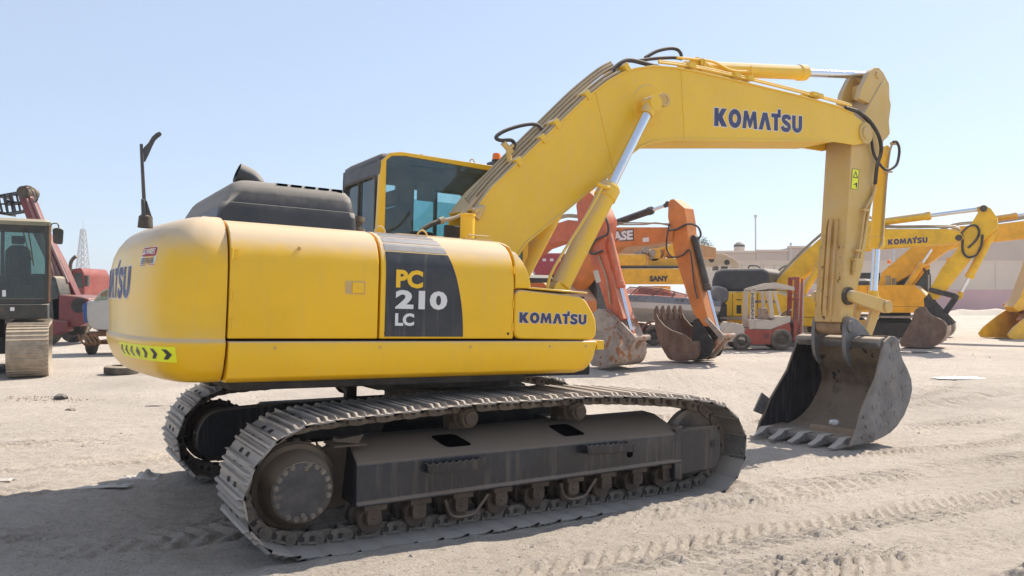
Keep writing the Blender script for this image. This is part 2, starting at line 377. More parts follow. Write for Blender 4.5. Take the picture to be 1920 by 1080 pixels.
# danger sign
def pill(u0, u1, v0, v1, r): return rnd([(u0, v0), (u1, v0), (u1, v1), (u0, v1)], r, 5)
u0, u1, v0, v1 = .89, 1.125, 1.795, 1.920
ds = sticker(pill(u0, u1, v0, v1, .035), cf, 'danger_sticker', M['white'], cwt, .002)
mid_ = (v0+v1)/2
sticker(rnd([(u0+.006, mid_+.001), (u1-.006, mid_+.001), (u1-.006, v1-.006), (u0+.006, v1-.006)], .02, 4), cf, 'red_field', M['red'], ds, .0035)
sticker(rnd([(u0+.006, v0+.006), (u1-.006, v0+.006), (u1-.006, v0+.010), (u0+.006, v0+.010)], .001, 1), cf, 'red_edge', M['red'], ds, .0035)
text('DANGER', cf, 'lettering', M['white'], ds, (u0+.048, u1-.014, mid_+.012, v1-.014), .02, .006)
sticker([(u0+.016, mid_+.012), (u0+.044, mid_+.012), (u0+.030, v1-.014)], cf, 'warning_triangle', M['white'], ds, .005)
text('KEEP OF SWING AREA', cf, 'lettering', M['blue'], ds, (u0+.018, u1-.018, v0+.016, mid_-.008), .02, .005)
# lifting eyes and hand post on top of the counterweight
g = G(); PY = -.92
post = F.Y(PY, (262, 270), (267.5, 270), (275, 405), (268, 405))
g.prism(post, PY-.014, PY+.014)
g.prism(F.Y(PY, (267, 282), (268, 302), (272, 304), (279, 290), (285, 276), (291, 264), (300, 255), (301, 249), (293, 249), (285, 256), (278, 268), (270, 276)), PY-.006, PY+.006)
g.prism(F.Y(PY, (263, 374), (270, 376), (272, 410), (264, 410)), PY-.045, PY-.028)
g.prism(F.Y(PY, (274, 376), (284, 408), (272, 411)), PY-.03, PY+.012)
g.cyl((*F.Y(PY, (298, 252))[0][:1], PY-.02, F.Y(PY, (298, 252))[0][1]), (F.Y(PY, (298, 252))[0][0], PY+.03, F.Y(PY, (298, 252))[0][1]), .014)
obj('mirror_post', g, M['cabd'], ex, .003)
bx_, bz_ = F.Y(PY, (273, 411))[0]
g = G(); g.lathe((bx_, PY, 1.99), (0, 0, 1), [(.05, .045), (.12, .04), (.135, .025)], 20); obj('post_foot', g, M['mud'], ex)
# ---- body panels on the right side
def side_prof(z0, top=2.115, Yo=-1.355, flat=-.95):
    a = [(-1.25, z0), (Yo+.004, z0), (Yo, z0+.015), (Yo, 1.80), (Yo+.006, 1.88)]
    a += [(Yo+.024, 1.95), (Yo+.058, 2.01), (Yo+.11, 2.058), (Yo+.18, 2.088), (Yo+.27, top-.006), (flat, top), (flat, top-.04), (Yo+.24, top-.05), (-1.25, 1.9)]
    return a
def panel(name, x0, x1f, z0, **k):
    pr_ = side_prof(z0, **k); g = G()
    g.loft([[(x0, y, z) for y, z in pr_], [(x0+.012, y-.0, z) for y, z in pr_], [(x1f(z)-.012, y, z) for y, z in pr_], [(x1f(z), y, z) for y, z in pr_]])
    return obj(name, g, M['yel'], ex, .006, ang=50)
ed = panel('engine_door', -2.280, lambda z: -1.312, 1.362)
pd = panel('pump_door', -1.295, lambda z: -.225-.02*max(0, z-1.75)/.36, 1.362)
panel('front_cowl', -.213, lambda z: (-.075 if z < 1.76 else -.075-.17*((z-1.76)/.35)**1.6), 1.745)
g = G(); g.prism([(a, b) for a, b in rnd([(-.213, 1.362), (.572, 1.352), (.572, 1.52), (.44, 1.70), (-.213, 1.738)], .07, 5)], -1.352, -.75)
tb = obj('tool_box', g, M['yel'], ex, .012)
g = G(); g.prism([(-.10, 1.742), (.47, 1.722), (.47, 1.735), (-.10, 1.757)], -1.362, -.74); obj('tool_box_lid', g, M['yel'], tb, .004)
# sill below the doors
sp_ = [(-1.10, 1.345), (-1.372, 1.345), (-1.378, 1.325), (-1.372, 1.20), (-1.345, 1.12), (-1.29, 1.088), (-1.10, 1.086)]
g = G(); g.loft([[(-2.278, y, z) for y, z in sp_], [(.40, y, z) for y, z in sp_], [(.50, y, z if z > 1.15 else z+.02) for y, z in sp_], [(.565, y*(1 if z > 1.2 else .99), z if z > 1.2 else z+.09) for y, z in sp_]])
obj('side_sill', g, M['yel'], ex, .006, ang=50)
g = G(); g.box(.575, .645, -1.365, -1.25, 1.275, 1.350); obj('step_bracket', g, M['yel'], ex, .004)
# body core and deck, other side
g = G(); g.box(-2.28, -.22, -1.22, 1.22, 1.10, 1.93); g.box(-.22, .5, -1.28, -.42, 1.10, 1.70)
obj('engine_bay', g, M['blkd'], ex)
g = G(); g.box(-2.28, -.66, -.97, 1.20, 2.085, 2.112); g.box(-.66, -.24, -.97, .30, 2.085, 2.112)
obj('engine_deck', g, M['yel'], ex, .004)
g = G()
g.loft([[(x, -y, z) for y, z in side_prof(1.09)] for x in (-2.28, -.75)]); obj('side_panel', g, M['yel'], ex, .006)
# revolving frame below
g = G(); g.box(-2.25, -.05, -1.27, 1.27, 1.035, 1.10); g.box(-.05, .5, -1.1, 1.1, 1.10, 1.16); g.box(-2.2, 1.25, -.42, .42, .98, 1.30); g.box(-1.2, -.08, -1.1, 1.1, .985, 1.04)
g.prism([(.2, 1.1), (1.25, 1.1), (1.25, 1.32), (1.05, 1.62), (.5, 1.75), (-.1, 2.3), (-.3, 2.3), (-.3, 1.1)], -.36, -.31)
g.prism([(.2, 1.1), (1.25, 1.1), (1.25, 1.32), (1.05, 1.62), (.5, 1.75), (-.1, 2.3), (-.3, 2.3), (-.3, 1.1)], .31, .36)
obj('revolving_frame', g, M['blkd'], ex, .01)
g = G(); g.prism([(-.2, 1.76), (.9, 1.62), (.9, 1.66), (-.2, 1.80)], -.74, .30); obj('deck_plate', g, M['mud'], ex)
# door handle recess
lx0, lx1, lz0, lz1 = -1.548, -1.408, 1.657, 1.745
g = G(); o_ = rnd([(lx0, lz0), (lx1, lz0), (lx1, lz1), (lx0, lz1)], .008, 2); i_ = rnd([(lx0+.006, lz0+.006), (lx1-.006, lz0+.006), (lx1-.006, lz1-.006), (lx0+.006, lz1-.006)], .006, 2)
g.ring(o_, i_, -1.3585, -1.350); lt = obj('latch_surround', g, M['arm'], ed)
g = G(); g.box(lx0+.004, lx0+.045, -1.357, -1.350, lz0+.006, lz1-.006); obj('latch_gap', g, M['armworn'], lt)
g = G(); g.box(lx0+.048, lx1-.008, -1.3625, -1.35, lz0+.008, lz1-.008); g.cyl((lx0+.09, -1.365, 1.70), (lx0+.09, -1.36, 1.70), .007); obj('latch_handle', g, M['yel'], lt, .003)
# decal on the pump door
def sf(u, v, h): return (u, -1.355-h, v)
def sfc(u, v, h):        # follows the rolled shoulder of the panel
    P_ = side_prof(1.362)[2:11]
    for (y0, z0), (y1, z1) in zip(P_, P_[1:]):
        if z0 <= v <= z1:
            t = (v-z0)/(z1-z0); d = Vector((z1-z0, -(y1-y0))).normalized(); return (u, y0+(y1-y0)*t-d.x*h, v+(-d.y)*-h*-1)
    return (u, P_[-1][0] if v > 1.9 else -1.355-h, v+h)
right = lambda z: -.655-.145*((max(z, 1.374)-1.374)/.63)**2.1
rows = [1.374+(1.955-1.374)*k/16 for k in range(17)]
def band(z0, z1, name, m_, x0=-1.262, n=12, lift=.0022, parent=None, xr=None):
    g = G(); vs = []; zz = [z0+(z1-z0)*k/n for k in range(n+1)]
    for z in zz:
        a = x0; b = (xr or right)(z); vs += [sfc(a, z, lift), sfc(b, z, lift)]
    g.add(vs, [(2*k, 2*k+1, 2*k+3, 2*k+2) for k in range(n)]); return obj(name, g, m_, parent or pd, recalc=False)
band(1.374, 1.958, 'black_decal', M['decal'], n=24)
for a, b in ((1.968, 2.018), (2.027, 2.062), (2.070, 2.090), (2.096, 2.106)): band(a, b, 'grey_stripe', M['grey'], n=5)
text('PC', sf, 'lettering', M['yel'], pd, (-1.188, -.985, 1.712, 1.838), .045, .0045)
text('210', sf, 'lettering', M['white'], pd, (-1.190, -.790, 1.566, 1.698), .045, .0045)
text('LC', sf, 'lettering', M['white'], pd, (-1.188, -1.045, 1.450, 1.538), .045, .0045)
k_ = .640/LOGOW
place_letters([[(-.172+a*k_, 1.483+b*.080-(a*k_)*.012) for a, b in p] for p in LOGO], lambda u, v, h: (u, -1.352-h, v), 'lettering', M['blue'], tb, edge=(M['white'], .0035))
# rust mark on the shoulder, small handles on the deck
g = G(); g.tube([(-1.86, -1.335, 1.95), (-1.85, -1.345, 1.945), (-1.855, -1.343, 1.93), (-1.865, -1.345, 1.935)], .006, 6, 3); obj('rusty_nick', g, M['armworn'], ed)
for x, y in ((-1.17, -1.0), (-.82, -.98)):
    g = G(); g.tube([(x-.04, y, 2.10), (x-.035, y, 2.14), (x, y, 2.165), (x+.035, y, 2.14), (x+.04, y, 2.10)], .007, 8, 4); obj('lifting_eye', g, M['arm'], ex)
g = G(); g.tube([(-.46, -1.05, 2.10), (-.46, -1.05, 2.15), (-.28, -1.05, 2.15), (-.28, -1.05, 2.10)], .007, 8, 1); g.box(-.5, -.25, -1.08, -1.02, 2.10, 2.125); obj('deck_handle', g, M['arm'], ex)
g = G(); g.box(-1.02, -.62, -.96, -.8, 2.112, 2.13); g.box(-.62, -.36, -.85, -.6, 2.112, 2.14); obj('tank_cover', g, M['arm'], ex, .004)
g = G(); g.lathe((-1.30, -.80, 2.10), (0, 0, 1), [(0, .09), (.05, .09), (.055, .06), (.10, .06), (.105, .085), (.14, .085), (.145, .05)], 20); obj('filler_cap', g, M['mud'], ex)
g = G()
for z in (1.45, 1.62, 1.88): g.cut(); g.cyl((-2.270, -1.357, z-.035), (-2.270, -1.357, z+.035), .008, 8); g.box(-2.262, -2.235, -1.3585, -1.352, z-.028, z+.028)
for z in (1.45, 1.62, 1.88): g.cut(); g.cyl((-.232, -1.357, z-.03), (-.232, -1.357, z+.03), .007, 8)
objs('door_hinge', g, M['yel'], ed)
g = G(); g.cyl((-1.255, -1.3565, 1.40), (-1.255, -1.352, 1.40), .011, 12); g.cut(); g.cyl((-.27, -1.3565, 1.40), (-.27, -1.352, 1.40), .011, 12); objs('rubber_stop', g, M['rubber'], pd)
g = G()
for x in (-2.0, -1.3, -.6, .1, .45): g.cut(); g.cyl((x, -1.384, 1.305), (x, -1.374, 1.305), .010, 6)
objs('sill_bolt', g, M['arm'], ex)
# ---- black engine hood
def hr(x0, x1, y0, y1, z, r): return [(a, b, z) for a, b in rnd([(x0, y0), (x1, y0), (x1, y1), (x0, y1)], r, 5)]
g = G(); g.loft([hr(-2.30, -1.335, -1.0, .60, 2.10, .05), hr(-2.285, -1.340, -.995, .60, 2.20, .05), hr(-2.27, -1.345, -.985, .60, 2.245, .06),
                 hr(-2.262, -1.347, -.975, .59, 2.248, .07), hr(-2.225, -1.352, -.965, .58, 2.32, .08), hr(-2.205, -1.362, -.950, .56, 2.36, .09), hr(-2.175, -1.385, -.925, .54, 2.395, .10), hr(-2.13, -1.43, -.88, .50, 2.415, .10), hr(-2.05, -1.52, -.78, .42, 2.425, .10)])
hood = obj('engine_hood', g, M['hood'], ex, ang=60)
g = G()
for k in range(5):
    x = -1.86+.098*k
    g.prism(rnd([(x-.036, -.845), (x+.036, -.845), (x+.028, -.785), (x-.042, -.785)], .006, 1), 2.40, 2.4225, 'Z')
    g.prism([(x-.034, -.925), (x+.034, -.925), (x+.034, -.895), (x-.034, -.895)], 2.38, 2.411, 'Z')
obj('vent_slot_shade', g, M['hole_shade'], hood)  # solid black pieces, the shade of the slots put into colour
g = G(); ep = [(-1.93, -.35, 2.42), (-1.93, -.35, 2.50), (-1.96, -.35, 2.57), (-2.03, -.35, 2.625)]
P_ = spline([(-1.875, -.30, 2.34), (-1.885, -.30, 2.44), (-1.93, -.30, 2.515), (-2.03, -.30, 2.555)], 6)
rr = []
for i, p in enumerate(P_):
    d = (P_[min(i+1, len(P_)-1)]-P_[max(i-1, 0)]).normalized(); e = Vector((0, 1, 0)); q = d.cross(e)
    if i == len(P_)-1: d = Vector((-.3, 0, .95)).normalized()
    rr.append([tuple(p+(e*math.cos(2*PI*k/20)+q*math.sin(2*PI*k/20))*.076) for k in range(20)])
inner = [[tuple(Vector(a)*.0+(sum((Vector(b) for b in r), Vector())/20)+(Vector(a)-sum((Vector(b) for b in r), Vector())/20)*.88) for a in r] for r in rr[::-1]]
g.loft(rr+inner[:8], True, False); obj('exhaust_pipe', g, M['hood'], ex, ang=60)
# ---- cab
CY = .33; CL = 1.33; XR = -.63; XF = .98
cab = bpy.data.objects.new('cab', None); col.objects.link(cab); cab.parent = ex
def cpt(*p): return F.Y(CY, *p)
out = cpt((705, 432), (713, 330), (717, 300), (731, 286), (752, 284))+[(XF-.10, 3.015), (XF, 2.90), (XF+.03, 2.3), (XF+.03, 1.9)]
out = [(out[0][0], 1.9)]+out[1:]
inn = [(out[0][0]+.085, 1.93)]+cpt((722, 420), (725, 300), (735, 292), (760, 292))+[(XF-.14, 2.955), (XF-.06, 2.86), (XF-.03, 1.93)]
while len(inn) < len(out): inn.append(inn[-1])
g = G(); g.ring(out, inn[:len(out)], CY, CY+.06); obj('side_frame', g, M['yel'], cab, .006)
g = G(); g.prism(inn[:-1] if inn[-1] == inn[-2] else inn, CY+.012, CY+.018); obj('side_window', g, M['glass'], cab)
# roof
def rr_(x0, x1, y0, y1, z, r): return [(a, b, z) for a, b in rnd([(x0, y0), (x1, y0), (x1, y1), (x0, y1)], r, 5)]
g = G(); g.loft([rr_(XR, XF, CY+.03, CL, 2.93, .08), rr_(XR, XF, CY+.02, CL, 2.97, .08), rr_(XR+.04, XF-.03, CY+.05, CL-.04, 3.005, .08), rr_(XR+.10, XF-.1, CY+.10, CL-.10, 3.02, .08)])
obj('roof', g, M['cabd'], cab, ang=60)
# rear wall with window opening
zt, zb = 2.95, 1.9
o_ = rnd([(CY+.02, zb), (CL, zb), (CL, zt), (CY+.02, zt)], .09, 4); i_ = rnd([(CY+.10, 2.12), (CL-.05, 2.12), (CL-.05, 2.80), (CY+.10, 2.80)], .09, 4)
g = G(); g.ring(o_, i_, XR, XR+.05, 'X'); rw = obj('rear_wall', g, M['cabd'], cab, .006)
g = G(); g.ring(rnd([(CY+.09, 2.11), (CL-.04, 2.11), (CL-.04, 2.81), (CY+.09, 2.81)], .09, 4), rnd([(CY+.112, 2.132), (CL-.062, 2.132), (CL-.062, 2.788), (CY+.112, 2.788)], .08, 4), XR-.012, XR+.01, 'X')
g.box(XR-.01, XR+.012, .845, .87, 2.13, 2.79); obj('window_seal', g, M['mud'], rw)
g = G(); g.box(XR+.012, XR+.018, CY+.11, .85, 2.13, 2.79); g.box(XR+.022, XR+.028, .85, CL-.06, 2.13, 2.79); obj('rear_window', g, M['glass'], rw)
# left wall, front frame, floor
o_ = [(XR, 1.9), (XF, 1.9), (XF, 2.95), (XR, 2.95)]
g = G(); 
fw = lambda *p: F.Y(CL-.05, *p)
wx0, wx1 = fw((724, 345), (742, 425)); wx2, wx3 = fw((777, 360), (815, 425)); wx4, wx5 = fw((821, 360), (874, 425)); zA, zB = wx0[1], wx4[1]
g.box(XR, wx0[0], CL-.05, CL, 1.9, 2.95); g.box(wx1[0], wx2[0], CL-.05, CL, 1.9, 2.95); g.box(wx3[0], wx4[0], CL-.05, CL, 1.9, 2.95); g.box(wx5[0], XF, CL-.05, CL, 1.9, 2.95)
g.box(wx0[0], wx1[0], CL-.049, CL, zA, 2.95); g.box(wx2[0], wx3[0], CL-.049, CL, zB, 2.95); g.box(wx4[0], wx5[0], CL-.049, CL, zB, 2.95)
a_, b_ = fw((874, 359), (874, 380)); g.prism([(a_[0]+.01, a_[1]+.01), (b_[0]+.01, b_[1]), (b_[0]-.04, b_[1]+.07), (a_[0]-.13, a_[1]+.01)], CL-.048, CL)
g.box(XF-.06, XF, CY+.06, CL-.05, 1.9, 2.0); g.box(XF-.08, XF, CY+.06, CL-.05, 2.86, 2.95); g.box(XF-.06, XF, CL-.11, CL-.05, 2.0, 2.86)
obj('door_frame', g, M['cabd'], cab, .006)
g = G(); g.box(XR+.11, XF-.07, CL-.03, CL-.024, 2.1, 2.75); g.box(XF-.035, XF-.03, CY+.06, CL-.1, 2.0, 2.87); obj('far_window', g, M['glass'], cab)
g = G(); g.box(XR, XF, CY+.02, CL, 1.25, 1.9); obj('cab_base', g, M['cabd'], cab)
g = G(); g.prism(rnd([(-.38, 1.95), (.10, 1.95), (.12, 2.06), (-.18, 2.10), (-.24, 2.56), (-.36, 2.56)], .03, 3), .60, 1.06); g.prism(rnd([(-.35, 2.58), (-.27, 2.58), (-.26, 2.74), (-.32, 2.74)], .03, 3), .70, .96)
g.box(-.1, .35, .42, .55, 1.92, 2.22); obj('operator_seat', g, M['seat'], cab, .02)
g = G(); q0, q1 = F.Y(.9, (783, 325), (815, 379)); g.box(q0[0], q1[0], .9, .905, q1[1], q0[1]); obj('sun_blind', g, M['grey'], cab)
g = G(); g.box(XR+.06, XF-.06, CY+.08, CL-.06, 2.88, 2.92); g.box(-.62, -.58, 1.20, 1.24, 1.92, 2.5); obj('cab_trim', g, M['seat'], cab)
bxp = F.P(1, .80, 931, 300)
for px in (792, 887):
    q = F.P(1, .40, px, 291 if px < 800 else 300); g = G(); g.tube([(q.x-.03, .42, 2.99), (q.x-.025, .42, q.z-.012), (q.x, .42, q.z+.012), (q.x+.025, .42, q.z-.012), (q.x+.03, .42, 2.99)], .006, 8, 4); obj('roof_eye', g, M['arm'], cab)
g = G(); q = F.P(1, .62, 931, 301); g.lathe((q.x, .62, q.z-.025), (0, 0, 1), [(0, .05), (.03, .05)], 20); bq = obj('beacon_base', g, M['rubber'], cab)
g = G(); g.lathe((q.x, .62, q.z+.006), (0, 0, 1), [(0, .046), (.055, .043), (.068, .036), (.072, .01)], 20); obj('beacon_lens', g, M['amber'], bq)
g = G(); g.box(q.x-.07, q.x+.09, .55, .70, 2.985, q.z-.02); obj('beacon_bracket', g, M['cabd'], bq)
g = G(); g.box(.2, .42, .40, .55, 2.4, 2.75); 
# ---- boom
BY = .25
top = [(893, 392), (925, 350), (1035, 245), (1092, 190), (1140, 152), (1165, 138), (1190, 129), (1225, 124), (1262, 127), (1300, 133), (1400, 156), (1500, 180), (1572, 200), (1600, 214), (1618, 228), (1632, 240), (1634, 255), (1622, 268), (1604, 272)]
low = [(1580, 268), (1560, 265), (1400, 263), (1262, 262), (1225, 266), (1200, 275), (1180, 290), (1155, 320), (1100, 362), (985, 456), (955, 500), (900, 560), (870, 540), (880, 440)]
bp = F.Y(-BY, *top, *low)
bxy = [(x, z) for x, z in bp]
g = G(); g.prism(bxy, -BY, -BY+.025); g.prism(bxy, BY-.025, BY)
def strip(pts, y0, y1, t, out=1):        # plate following an edge
    n = len(pts); up = []
    for i, p in enumerate(pts):
        a, b = Vector(pts[max(i-1, 0)]), Vector(pts[min(i+1, n-1)]); d = (b-a).normalized(); up.append(Vector(p)+Vector((-d.y, d.x))*t*out)
    rings = [[(p[0], y0, p[1]), (p[0], y1, p[1]), (u.x, y1, u.y), (u.x, y0, u.y)] for p, u in zip(pts, up)]
    g.loft(rings)
tp = F.Y(-BY, *top[:-5]); strip([(x, z-.012) for x, z in tp], -BY-.012, BY+.012, .022)
lo = F.Y(-BY, *low[1:11])[::-1]; strip([(x, z+.012) for x, z in lo], -BY-.012, BY+.012, -.022)
boom = obj('boom', g, M['boom'], ex, .004, ang=30)
g = G()
for a, b in (((1117, 172), (1150, 318)), ((1277, 130), (1284, 262))):      # welded plate joints
    A, B = F.Y(-BY, a, b); g.bar((A[0], -BY-.001, A[1]), (B[0], -BY-.001, B[1]), .008, .014)
obj('weld_seam', g, M['boom'], boom)
g = G(); c = F.Y(-BY, (1222, 195))[0]; g.lathe((c[0]-.04, -BY, c[1]-.02), (0, -1, 0), [(0, .215), (.010, .205), (.012, 0)], 36); obj('boss_plate', g, M['boom'], boom)
g = G(); g.cyl((c[0], -.42, c[1]), (c[0], .42, c[1]), .062, 24); g.lathe((c[0], -.44, c[1]), (0, -1, 0), [(-.02, .072), (.01, .072), (.012, .045), (0, .04)], 24); obj('cylinder_pin', g, M['arm'], boom)
k_ = 1.520/LOGOW; A, B = F.Y(-BY, (1340, 236), (1503, 249)); sl_ = (B[1]-A[1])/(B[0]-A[0])
place_letters([[(3.065+a*k_, 3.682+b*.205+a*k_*sl_) for a, b in p] for p in LOGO], lambda u, v, h: (u, -BY-h, v), 'lettering', M['blue'], boom, edge=(M['white'], .008))
c = F.Y(-BY, (1622, 250))[0]; AP = c
g = G(); g.lathe((c[0], -.285, c[1]), (0, 1, 0), [(0, .05), (.002, .085), (.57, .085), (.572, .05)], 24); g.lathe((c[0], -.27, c[1]), (0, 1, 0), [(0, .14), (.03, .14)], 28); obj('arm_pin', g, M['arm'], boom)
# ---- hydraulic cylinder maker
def ram(a, b, mid, r, rr, mt, nm, par, y, eye=.07):
    """barrel from a to mid, rod from mid to b; points are (x, z)"""
    a, b = Vector((a[0], y, a[1])), Vector((b[0], y, b[1])); m_ = Vector((mid[0], y, mid[1])); d = (b-a).normalized(); m_ = a+d*(m_-a).dot(d)
    g = G(); L_ = (m_-a).length
    g.lathe(a, d, [(.03, r*.5), (.05, r*.95), (L_-.16, r), (L_-.15, r*1.14), (L_-.03, r*1.14), (L_-.02, r*1.0), (L_, r*.95), (L_, rr)], 24)
    g.cyl(a+Vector((0, -eye, 0)), a+Vector((0, eye, 0)), r*.95, 20)
    o = obj(nm, g, mt, par)
    g = G(); g.cyl(m_-d*.02, b, rr, 20); rd = obj('piston_rod', g, M['chrome'], o)
    g = G(); g.cyl(b+Vector((0, -eye, 0)), b+Vector((0, eye, 0)), r*.8, 20); g.cyl(b-d*(r*1.4), b-d*.02, rr*1.35, 16); obj('rod_eye', g, mt, rd)
    return o
A, B, C_ = F.Y(-.40, (1222, 195), (1144, 347), (1046, 545)); ram(C_, A, B, .098, .052, M['boom'], 'boom_cylinder', ex, -.40)
g = G(); q1 = F.P(1, -.40, 1140, 350); g.tube([F.P(1, -.50, 1128, 352), F.P(1, -.50, 1105, 395), F.P(1, -.50, 1040, 500), F.P(1, -.5, 1026, 540)], .014, 8, 4); g.cyl(F.P(1, -.49, 1120, 345), F.P(1, -.49, 1142, 353), .022); obj('cylinder_pipe', g, M['boom'], ex)
ram(C_, A, B, .098, .052, M['boom'], 'boom_cylinder', ex, .40)
g = G(); g.tube([(p[0], .50, p[1]) for p in F.Y(.50, (1052, 385), (1020, 440), (985, 505))], .014, 8, 4); obj('cylinder_pipe', g, M['boom'], ex)
A, B, C_ = F.Y(0, (1640, 142), (1511, 140), (1297, 128)); ram(C_, A, B, .088, .050, M['boom'], 'arm_cylinder', ex, 0)
g = G()
for y in (-.10, .07): g.prism(F.Y(0, (1270, 138), (1283, 117), (1296, 110), (1308, 118), (1345, 145), (1345, 158), (1270, 140)), y, y+.03)
obj('cylinder_bracket', g, M['boom'], boom, .004)
g = G(); g.tube([F.P(1, -.11, *p) for p in ((1270, 108), (1310, 112), (1338, 116), (1372, 132), (1410, 134))], .016, 8, 4); g.tube([F.P(1, -.13, *p) for p in ((1314, 110), (1318, 130), (1322, 112))], .012, 6, 2)
for px in ((1408, 124, 1410, 147), (1318, 110, 1314, 132)): g.bar(F.P(1, -.12, px[0], px[1]), F.P(1, -.12, px[2], px[3]), .02, .02)
obj('cylinder_pipe', g, M['boom'], ex)
# ---- pipes and hoses over the boom
g = G()
def off_pts(Y, dx, dy, pts): return [F.P(1, Y, x+dx, y+dy) for x, y in pts]
rise = [(893, 392), (940, 338), (1035, 244), (1092, 189), (1140, 150), (1165, 136)]
for k, (Y, dx, dy) in enumerate(((-.238, -3, -2), (-.185, -8, -6), (-.12, -13, -11), (-.05, -17, -15), (.03, -20, -19))):
    g.tube(off_pts(Y, dx, dy, rise), .0155, 8, 4)
obj('rising_pipes', g, mat('dusty_pipes', (.36, .26, .13), .6, .15, 5, film=.6, dust=.6), boom)
M['pipe'] = bpy.data.materials['dusty_pipes']
flat = [(1235, 121), (1300, 130), (1400, 152), (1500, 177), (1560, 193), (1596, 203)]
g = G()
for Y, dy in ((-.24, -4), (-.18, -7), (-.10, -4)): g.tube(off_pts(Y, 0, dy, flat), .014, 8, 4)
for a in ((1290, 128), (1375, 146), (1400, 151), (1520, 181), (1530, 184)): 
    p = F.P(1, -.2, a[0], a[1]-3); g.box(p.x-.05, p.x+.05, -.275, -.06, p.z-.025, p.z+.022)
obj('forward_pipes', g, M['boom'], boom)
g = G()
for a, b in (((1035, 244), -10), ((1092, 189), -8), ((1010, 270), -8), ((965, 313), -8), ((1165, 136), -6)):
    g.cut(); p = F.P(1, -.12, a[0]-6, a[1]+b+2); g.M = Matrix.Translation(p) @ Matrix.Rotation(-.78, 4, 'Y'); g.box(-.03, .03, -.15, .19, -.045, .04); g.M = None
objs('pipe_clamp', g, M['boom'], boom, .004)
g = G()
g.tube([F.P(1, -.18, *p) for p in ((1143, 152), (1150, 132), (1163, 119), (1180, 113), (1205, 118), (1235, 126))], .024, 10, 5)
g.cut(); g.tube([F.P(1, .10, *p) for p in ((1210, 108), (1232, 96), (1255, 91), (1270, 93), (1277, 102), (1276, 111))], .020, 10, 5)
g.cut(); g.tube([F.P(1, .0, *p) for p in ((1190, 115), (1225, 110), (1262, 108), (1278, 110))], .020, 10, 5)
g.cut(); g.tube([F.P(1, -.15, *p) for p in ((1022, 258), (1017, 243), (1003, 233), (975, 236), (945, 246), (930, 257), (938, 263), (958, 263), (965, 271), (960, 282))], .018, 10, 5)
objs('hydraulic_hose', g, M['rubber'], boom)
g = G(); q = F.P(1, -.15, 953, 281); g.cyl(q+Vector((-.06, 0, .06)), q+Vector((.04, 0, -.02)), .03, 8); g.cyl(q+Vector((0, 0, 0)), q+Vector((.02, 0, -.11)), .025, 8); g.cyl(q+Vector((0, 0, 0)), q+Vector((.05, 0, .05)), .022, 8)
g.cut(); g.tube([F.P(1, -.3, *p) for p in ((888, 398), (905, 388), (893, 410))], .03, 10, 3); objs('hose_elbow', g, M['arm'], boom)
# yellow post and curved hose beside the cab
q = F.P(1, -.55, 876, 438); g = G(); g.lathe((q.x, -.55, 2.0), (0, 0, 1), [(0, .062), (q.z+.165-2.0-.02, .062), (q.z+.165-2.0-.018, .070), (q.z+.165-2.0, .070), (q.z+.165-2.0+.004, .05)], 24); obj('filter_housing', g, M['yel'], ex)
g = G(); g.tube([F.P(1, -.35, *p) for p in ((790, 432), (808, 421), (830, 413))], .022, 10, 5); hs = obj('ribbed_hose', g, M['rubber'], ex)
g = G(); g.tube([F.P(1, -.35, *p) for p in ((828, 414), (850, 409), (868, 400), (882, 385), (893, 370))], .016, 10, 5); g.cyl(F.P(1, -.35, 824, 415), F.P(1, -.35, 832, 412), .03); obj('hose_pipe', g, M['pipe'], ex)
# ---- arm
AY = .19
ap = F.Y(-AY, (1575, 604), (1579, 560), (1583, 507), (1597, 267), (1606, 232), (1622, 210), (1637, 184), (1653, 156), (1660, 151), (1671, 197), (1667, 228), (1669, 250), (1664, 258), (1657, 264), (1650, 310), (1639, 344), (1618, 500), (1606, 545), (1598, 604))
g = G(); g.prism(ap, -AY, AY); arm = obj('arm', g, M['arm'], ex, .006, ang=30)
cl = F.Y(-.15, (1608, 186), (1613, 165), (1627, 136), (1636, 128), (1645, 128), (1653, 137), (1664, 158), (1665, 190), (1640, 200))
g = G(); g.prism(cl, -.175, -.10); g.prism(cl, .10, .175); c = F.Y(-.15, (1642, 142))[0]; g.cyl((c[0], -.20, c[1]), (c[0], .20, c[1]), .05, 20); g.box(c[0]-.16, c[0]+.05, -.1, .1, c[1]-.30, c[1]-.12); obj('cylinder_ears', g, M['arm'], arm, .004)
g = G()          # guard bars on the face towards the cab
xa = lambda z: ap[0][0]+(ap[3][0]-ap[0][0])*(z-ap[0][1])/(ap[3][1]-ap[0][1])
for y, wd in ((.10, .035), (.03, .05), (-.06, .025)):
    z0, z1 = ap[0][1]+.06, ap[0][1]+1.35
    g.loft([[(xa(z)-.035*s, y-wd/2, z), (xa(z)-.035*s, y+wd/2, z), (xa(z)+.01, y+wd/2, z), (xa(z)+.01, y-wd/2, z)] for z, s in ((z0, .2), (z0+.1, 1), (z1-.1, 1), (z1, .2))])
obj('wear_bars', g, M['armworn'], arm, .004)
g = G(); z0 = ap[0][1]; g.loft([[(xa(z)-.004, -AY+.004, z), (xa(z)-.004, AY-.004, z), (xa(z)+.02, AY-.004, z), (xa(z)+.02, -AY+.004, z)] for z in (z0+.01, z0+1.0)]); obj('scraped_plate', g, M['armworn'], arm)
c = F.Y(-AY, (1587, 612))[0]; BP = (c[0]-.0, c[1])
g = G(); g.cyl((c[0], -.17, c[1]), (c[0], .19, c[1]), .105, 28); obj('arm_end_boss', g, mat('rusty_boss', (.20, .11, .05), .7, .35, 4, film=.3, bump=.003, bs=20), arm)
